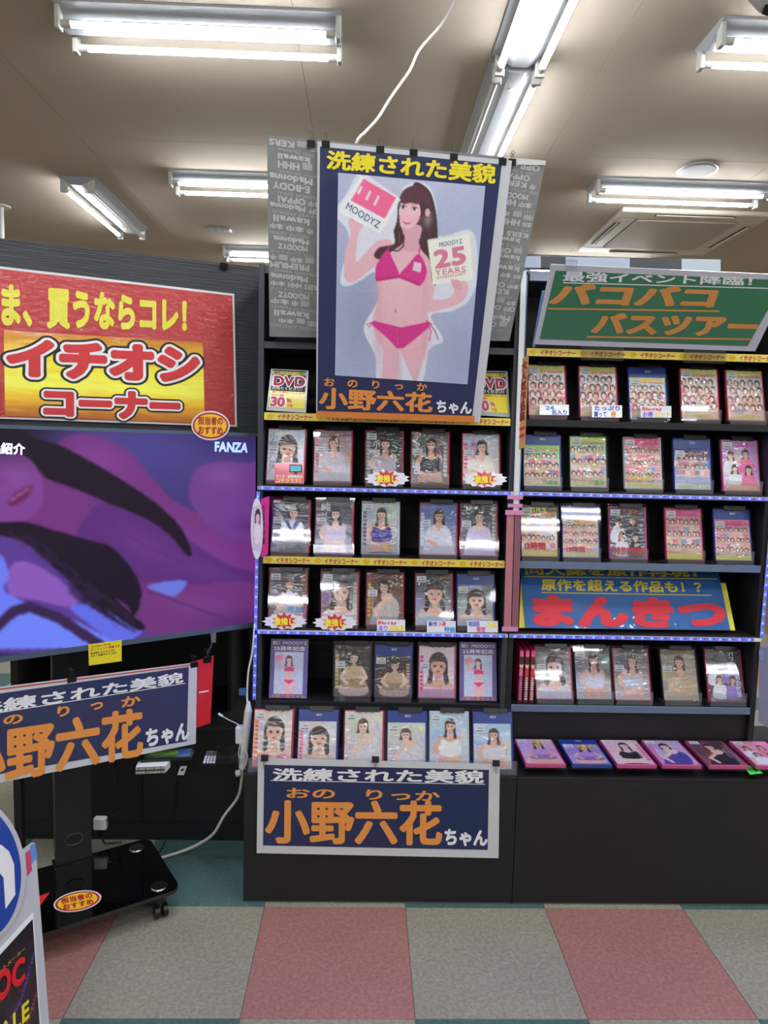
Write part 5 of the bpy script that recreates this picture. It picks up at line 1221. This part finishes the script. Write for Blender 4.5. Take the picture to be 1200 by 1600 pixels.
A = unit_art(20, 60, (240, 220, 60)); A.vgrad(0, .28, (176, 116, 40), (230, 206, 60)); A.vgrad(.28, .62, (230, 206, 60), (248, 240, 110)); A.vgrad(.62, .78, (248, 240, 110), (226, 180, 50)); A.vgrad(.78, 1.01, (226, 180, 50), (150, 84, 30))
print_mesh('gold_panel', A.done(), gq, M_coverl, bn, 0.)
M_yban = mat('banner_yellow', (226, 218, 50), .45, coat=1., bump=1., bscale=40, crough=.06)
def wban(txt, quad, h, m, bold): b = MB(); write(b, PBd.q(quad, h), txt, 0, bold); part('lettering', b, m, bn, kind='stuff')
wban('ま、買うならコレ！', [(-3, 440), (312, 468), (312, 521), (-3, 510)], .003, M_yban, .055)
for m, r, h in ((M_blackp, .185, .0030), (M_wprint, .13, .0040), (M_burst, .07, .0046)):
    wban('イチオシ', [(8, 526), (314, 541), (314, 600), (8, 589)], h, m, r)
    wban('コーナー', [(62, 604), (284, 612), (284, 658), (62, 652)], h, m, r)
oval_sticker(Plane(PT.on(329, 664, .006), PT.n), 329, 665, 30, 23, .03, 'oval gold sticker with red words on the top edge of the television', LN, M_dred)

# name banner under the television
PL = Plane(PT.on(306, 1100, .015), (.60, -.80, .02))
t = thing('hanging_banner', 'white bordered navy name banner hanging under the television, cut by the left edge', 'sign', PL.on(150, 1190))
part('sheet', MB().slab(PL.q([(-60, 1081), (308, 1035), (306, 1162), (-60, 1235)]), .0015), M_wsheet, t)
part('red_line', MB().slab(PL.q([(-60, 1083.5), (300, 1038), (300, 1039.5), (-60, 1085.5)], .0008), .0004), M_redp, t)
part('navy_ground', MB().slab(PL.q([(-60, 1092), (295, 1042), (292, 1158), (-60, 1220)], .0008), .0005), M_navyl, t)
def wl(txt, quad, m, bold=.03): b = MB(); write(b, PL.q(quad, .0018), txt, 0, bold); part('lettering', b, m, t, kind='stuff')
wl('洗練された美貌', [(-52, 1100), (287, 1049), (287, 1067), (-52, 1123)], M_wprint, .032)
for c_, q in (('の', [(3, 1117), (38, 1112), (38, 1130), (3, 1135)]), ('り', [(84, 1104), (114, 1100), (114, 1118), (84, 1122)]), ('っ', [(138, 1093), (164, 1089), (164, 1108), (138, 1112)]), ('か', [(188, 1089), (220, 1084), (220, 1102), (188, 1107)])): wl(c_, q, M_orange, .035)
wl('小野六花', [(-76, 1148), (224, 1104), (224, 1182), (-76, 1240)], M_orange, .038)
wl('ちゃん', [(226, 1138), (296, 1126), (296, 1156), (226, 1169)], M_wprint, .05)
rr_ = PL.q([(-60, 1122), (290, 1067), (290, 1068), (-60, 1123.4)], .0018); part('rule', MB().slab(rr_, .0003), M_wprint, t)
PL2 = Plane(PL.p-PL.n*.006, PL.n)
rc = thing('red_card', 'bright red card with short white dash behind the hanging banner', 'card', PL2.on(320, 1130))
part('card', MB().slab(PL2.q([(296, 1036), (334, 1024), (329, 1130), (300, 1139)]), .0015), mat('card_red', (212, 34, 44), .45, coat=.3), rc)
part('dash', MB().slab(PL2.q([(311, 1081), (326, 1078.5), (326, 1080.5), (311, 1083)], .0006), .0003), M_wprint, rc)
for (u, v), lb in (((112, 1061), 'binder clip on the hanging banner, under the yellow note'), ((303, 1038), 'binder clip on the right corner of the hanging banner'), ((324, 1029), 'binder clip on the red card beside the hanging banner')): clip(PL.on(u, v, -.002), lb, PL.n, 1, 1.05)
hk = thing('metal_hook', 'small steel hook plate under the right end of the television with chain', 'hook', PT.on(333, 1000))
part('plate', MB().slab(PT.q([(329, 988), (338, 987), (337, 1004), (330, 1004)], -.01), .002), M_metal, hk)
ch = MB(); pa = PT.on(333, 1002, -.008); pb = PL.on(324, 1022, .0)
for k in range(5):
    c_ = pa+(pb-pa)*(k+.5)/5; ch.tube([tuple(c_+np.array([.003*math.cos(q)*(k % 2), .003*math.cos(q)*((k+1) % 2), .005*math.sin(q)])) for q in [2*math.pi*i/8 for i in range(9)]], .0007, 5, 0)
part('chain', ch, M_metal, hk, kind='stuff')
t = thing('yellow_note', 'small yellow note with tiny lines stuck under the television edge', 'note', PT.on(164, 1036, .006))
nq = PT.q([(138, 1007), (190, 1000), (190, 1033), (139, 1040)], .006)
part('note', MB().slab(nq, .001), T_y2, t)
for txt, q, m in (('こちらのモニターは', (.05, .06, .66, .17), M_blackp), ('ダイジェスト映像です', (.05, .19, .96, .34), M_redp), ('商品版よりもサイズが', (.05, .38, .80, .49), M_blackp), ('大きく収録されています', (.05, .51, .86, .62), M_blackp)):
    b = MB(); write(b, nq.sub(*q), txt, .0005, .02); part('lettering', b, m, t, kind='stuff')

# ------------------------------------------------------------------ low cabinet behind the stand and what lies on it
LX0, LX1, LY = -1.262, -.368, 2.60
t = thing('side_cabinet', 'black cabinet behind the television stand with small things on its ledge', 'cabinet', ((LX0+LX1)/2, 2.85, 0))
part('front_panel', MB().box(LX0+.018, LY, .075, -.802, LY+.018, BZ-.018, .001), M_black, t)
part('front_panel', MB().box(-.800, LY, .075, LX1, LY+.018, BZ-.018, .001), M_black, t)
part('kick_board', MB().box(LX0+.018, LY+.004, 0, LX1, LY+.02, .073), M_black2, t)
part('ledge', MB().box(LX0, LY, BZ-.018, LX1, 3.1, BZ, .001), M_black, t)
part('side_panel', MB().box(LX0, LY, 0, LX0+.018, 3.1, BZ-.018), M_black, t)
part('upright_panel', MB().box(LX0, LY+.002, BZ, LX0+.018, 3.1, 1.35), M_black, t)
part('back_panel', MB().box(LX0+.018, 3.08, BZ, LX1, 3.1, 1.35), M_black2, t)
part('recess_divider', MB().box(-.52, 2.78, BZ, -.505, 3.08, 1.30), M_black2, t)
part('shelf', MB().box(LX0+.018, 2.72, .78, LX1, 3.08, .80), M_black2, t)
def flat_box(name, label, cat, quad, z0, h_, m):
    c = [at(u, v, Z=z0+h_) for u, v in quad]; sh = Sheet(c); b = MB().slab(sh, h_)
    return sh, b
Z = BZ+.0008
sh, b = flat_box('', '', '', [(226, 1172), (306, 1168), (300, 1183), (220, 1187)], Z+.024, .01, None)
t = thing('tablet', 'dark tablet with a green and blue screen lying on the cabinet ledge', 'tablet', sh.P(.5, .5)); part('body', b, M_blackm, t)
A = unit_art(30, 12, (50, 80, 50)); A.box(.1, .2, .7, .7, (96, 124, 60)); A.box(.7, .1, .95, .9, (60, 80, 130)); print_mesh('screen_print', A.done(), sh.sub(.05, .08, .95, .92), M_coverl, t, .0006)
sh, b = flat_box('', '', '', [(216, 1190), (266, 1188), (258, 1197), (212, 1199)], Z, .023, None)
t = thing('flyer_stack', 'small stack of black and white printed flyers under the tablet', 'flyers', sh.P(.5, .5)); part('stack', b, M_white, t)
sv = Sheet([sh.c[3]+np.array([0, -.0012, 0]), sh.c[2]+np.array([0, -.0012, 0]), sh.c[2]+np.array([0, -.0012, -.023]), sh.c[3]+np.array([0, -.0012, -.023])])
A = unit_art(40, 10, (40, 40, 42)); 
for k in range(18): A.box(k/18, .1, k/18+.03, .42, (200, 200, 190)); A.box(k/18, .58, k/18+.035, .9, (190, 190, 180))
print_mesh('edge_print', A.done(), sv, M_paper, t, .0)
P_ = Plane((0, LY-.004, .4), (0, -1, .5))
t = thing('remote', 'small white remote with a dark button at the ledge front', 'remote', P_.on(285, 1210))
part('body', MB().slab(P_.q([(282, 1197), (292, 1197), (287, 1211), (277, 1211)]), .006), M_plastic, t); part('button', MB().slab(P_.q([(284, 1201), (288, 1201), (286, 1205), (282, 1205)], .001), .001), M_blackp, t)
sh, b = flat_box('', '', '', [(322, 1173), (340, 1173), (337, 1194), (315, 1194)], Z, .006, None)
t = thing('key_pad', 'black number pad with pale keys lying on the cabinet ledge', 'keypad', sh.P(.5, .5)); part('body', b, M_blackm, t)
for r in range(5):
    for c in range(4): part('key', MB().slab(sh.sub(.08+c*.23, .06+r*.185, .08+c*.23+.17, .06+r*.185+.13, .002), .002), M_plastic if r > 1 else mat('key_grey', (110, 104, 104), .5), t)
b = MB(); c = at(357, 1188, Z=Z); b.box(c[0]-.05, c[1]-.03, Z, c[0]+.05, c[1]+.05, Z+.03, .002)
solo('clear_tray', b, M_shell, 'empty clear plastic case on the ledge beside the keypad', 'case')
# charger, power strip and cables beside the middle bay
M_ph = M_plastic
c = at(374, 1150, Y=2.36); b = MB().box(c[0]-.014, c[1], c[2]-.030, c[0]+.014, c[1]+.028, c[2]+.030, .004)
solo('charger', b, M_ph, 'white cube charger plugged in beside the front row of cases', 'charger', smooth=False)
c0, c1 = at(388, 1110, Y=2.36), at(379, 1200, Y=2.36)
t = thing('power_strip', 'white power strip hanging by its cord beside the middle bay', 'power strip', c1)
part('body', MB().tube([c0, c0+(c1-c0)*.12, c0+(c1-c0)*.5, c1], .013, 10, 3), M_ph, t, smooth=True)
part('collar', MB().cyl(c0+np.array([0, 0, .03]), c0, .006, 10, .012), M_ph, t, smooth=True)
part('cord', MB().tube([c0+np.array([0, 0, .02]), at(386, 1090, Y=2.37), at(388, 1050, Y=2.38), at(394, 1020, Y=2.39), at(397, 985, Y=2.40), at(398, 975, Y=2.41)], .003, 8, 4), M_cable, t, smooth=True)
t = thing('floor_cable', 'white cable running from the power strip down across the teal tile', 'cable', at(300, 1330, Z=0))
part('lead', MB().tube([c1, at(378, 1216, Y=2.38), at(372, 1245, Y=2.42), at(350, 1275, Y=2.44), at(334, 1302, Y=2.46), at(312, 1318, Z=.05), at(285, 1330, Z=.012), at(256, 1339, Z=.006), at(235, 1346, Z=.006)], .0052, 8, 5), M_cable, t, smooth=True)
part('plug', MB().cyl(at(369, 1209, Y=2.37), at(377, 1207, Y=2.37), .011, 12), M_cable, t, smooth=True)
t = thing('phone_lead', 'thin white charging lead looping beside the cube charger', 'cable', at(365, 1120, Y=2.36))
part('lead', MB().tube([at(346, 1118, Y=2.4), at(356, 1124, Y=2.4), at(372, 1132, Y=2.38), at(378, 1140, Y=2.35), at(377, 1146, Y=2.35)], .0018, 6, 5), M_cable, t, smooth=True)
part('connector', MB().cyl(at(341, 1115, Y=2.4), at(348, 1119, Y=2.4), .0042, 8), M_ph, t, smooth=True)
solo('loop_lead', MB().tube([at(376, 1160, Y=2.36), at(373, 1180, Y=2.36), at(382, 1198, Y=2.35), at(387, 1180, Y=2.35), at(380, 1170, Y=2.35)], .0022, 6, 5), M_cable, 'thin white lead looping below the cube charger', 'cable', smooth=True)
p = at(380, 1081, Y=2.37); solo('blue_tape', MB().box(p[0]-.014, p[1], p[2]-.012, p[0]+.012, p[1]+.003, p[2]+.012), mat('tape_blue', (50, 92, 150), .5), 'piece of blue tape holding the white cord to the cabinet', 'tape')
# adapter on the stand column
c = at(157, 1286, Y=2.42); t = thing('power_adapter', 'pale power adapter hanging beside the stand column with black lead', 'adapter', c)
part('body', MB().box(c[0]-.022, c[1]-.012, c[2]-.022, c[0]+.022, c[1]+.012, c[2]+.022, .004), M_ph, t)
part('plug', MB().box(c[0]-.008, c[1]-.008, c[2]-.048, c[0]+.014, c[1]+.008, c[2]-.022, .002), M_blackm, t)
part('lead', MB().tube([c+np.array([.02, 0, .01]), c+np.array([.06, .02, .03]), at(186, 1262, Y=2.5), at(182, 1230, Y=2.55), at(178, 1200, Y=2.58)], .003, 6, 4), M_blackm, t, smooth=True)
part('lower_lead', MB().tube([c+np.array([.002, 0, -.045]), c+np.array([.01, .01, -.08]), at(172, 1318, Z=.125), at(190, 1316, Z=.125)], .003, 6, 4), M_blackm, t, smooth=True)
solo('black_floor_lead', MB().tube([at(276, 1220, Y=2.59), at(274, 1260, Y=2.58), at(262, 1300, Y=2.56), at(255, 1322, Z=.006), at(244, 1338, Z=.004)], .0022, 6, 4), M_blackm, 'thin black lead trailing down the side cabinet to the floor', 'cable', smooth=True)

# ------------------------------------------------------------------ leaning advertising board, bottom left corner
nb = np.array([.90, -.27, .30]); PA = Plane(at(55, 1316, Y=1.62), nb)
t = thing('advert_board', 'white standing advert board with a blue oval, cut off at the bottom left corner', 'board', PA.on(70, 1590))
TRa = PA.on(55, 1316); dwn = np.cross(np.cross(nb, [0, 0, 1.]), nb); dwn = dwn/np.linalg.norm(dwn); dwn = -dwn if dwn[2] > 0 else dwn
hz = np.cross(nb, dwn); hz /= np.linalg.norm(hz); hz = hz if hz[1] > 0 else -hz
eb = PA.on(77, 1600)-TRa; eb = eb/np.linalg.norm(eb); Lb = TRa[2]/(-eb[2])
BRa = TRa+eb*Lb
TLa = TRa-hz*.55; BLa = BRa-hz*.62
shA = Sheet([TLa, TRa, BRa, BLa])
part('panel', MB().slab(shA, .012), mat('foam_white', (190, 192, 198), .6, var=.03), t)
part('blue_oval_rim', oval(PA, -42, 1362, 82, 116, -.05, .006, 48, .006), mat('foam_white', (190, 192, 198), .6), t)
part('blue_oval', oval(PA, -43, 1364, 76, 110, -.05, .008, 48, .002), mat('oval_blue', (24, 66, 160), .45, var=.08, vscale=5, coat=.5), t)
part('letter_arch', pts_card(PA, [(-30, 1322), (2, 1320), (14, 1330), (22, 1350), (24, 1398), (9, 1420), (6, 1372), (0, 1364), (-12, 1362), (-30, 1370)], .0095, .001), M_wprint, t)
part('blue_tab', pts_card(PA, [(47, 1321), (55, 1317), (58, 1340), (50, 1350)], .001, .0006), mat('tab_blue', (90, 140, 214), .5), t)
part('red_tab', pts_card(PA, [(40, 1333), (47, 1327), (50, 1360), (43, 1369)], .001, .0006), mat('tab_red', (196, 70, 96), .5), t)
part('poster_margin', pts_card(PA, [(-60, 1548), (52, 1425), (70, 1690), (-60, 1800)], .001, .0008), M_wprint, t)
pq = PA.q([(-60, 1558), (51, 1436), (68, 1690), (-60, 1800)], .002)
A = unit_art(60, 60, (26, 20, 26)); A.ell(.8, .4, .3, .3, (56, 34, 44), 0, .6, 1); A.line([(.2, .8), (.5, .5), (.75, .42), (1., .2)], .012, (110, 90, 190)); A.line([(.3, .95), (.8, .6), (1., .45)], .012, (180, 90, 60)); A.line([(.4, .9), (.7, .75)], .01, (160, 120, 60))
print_mesh('dark_poster', A.done(), pq, M_coverl, t, 0.)
def wa(txt, quad, m, bold=.03, lat=True): b = MB(); write(b, PA.q(quad, .0035), txt, 0, bold, lat); part('lettering', b, m, t, kind='stuff')
wa('DOC', [(-34, 1540), (40, 1492), (40, 1530), (-34, 1592)], mat('poster_red', (214, 30, 34), .5), .05)
wa('コメントメーカー', [(-20, 1532), (40, 1477), (40, 1484), (-20, 1541)], mat('poster_gold', (196, 160, 60), .5), .02, False)
wa('SALE', [(-14, 1616), (46, 1560), (47, 1588), (-14, 1648)], mat('poster_yellow', (226, 214, 50), .5), .04)
bpy.data.scenes.remove(FS)
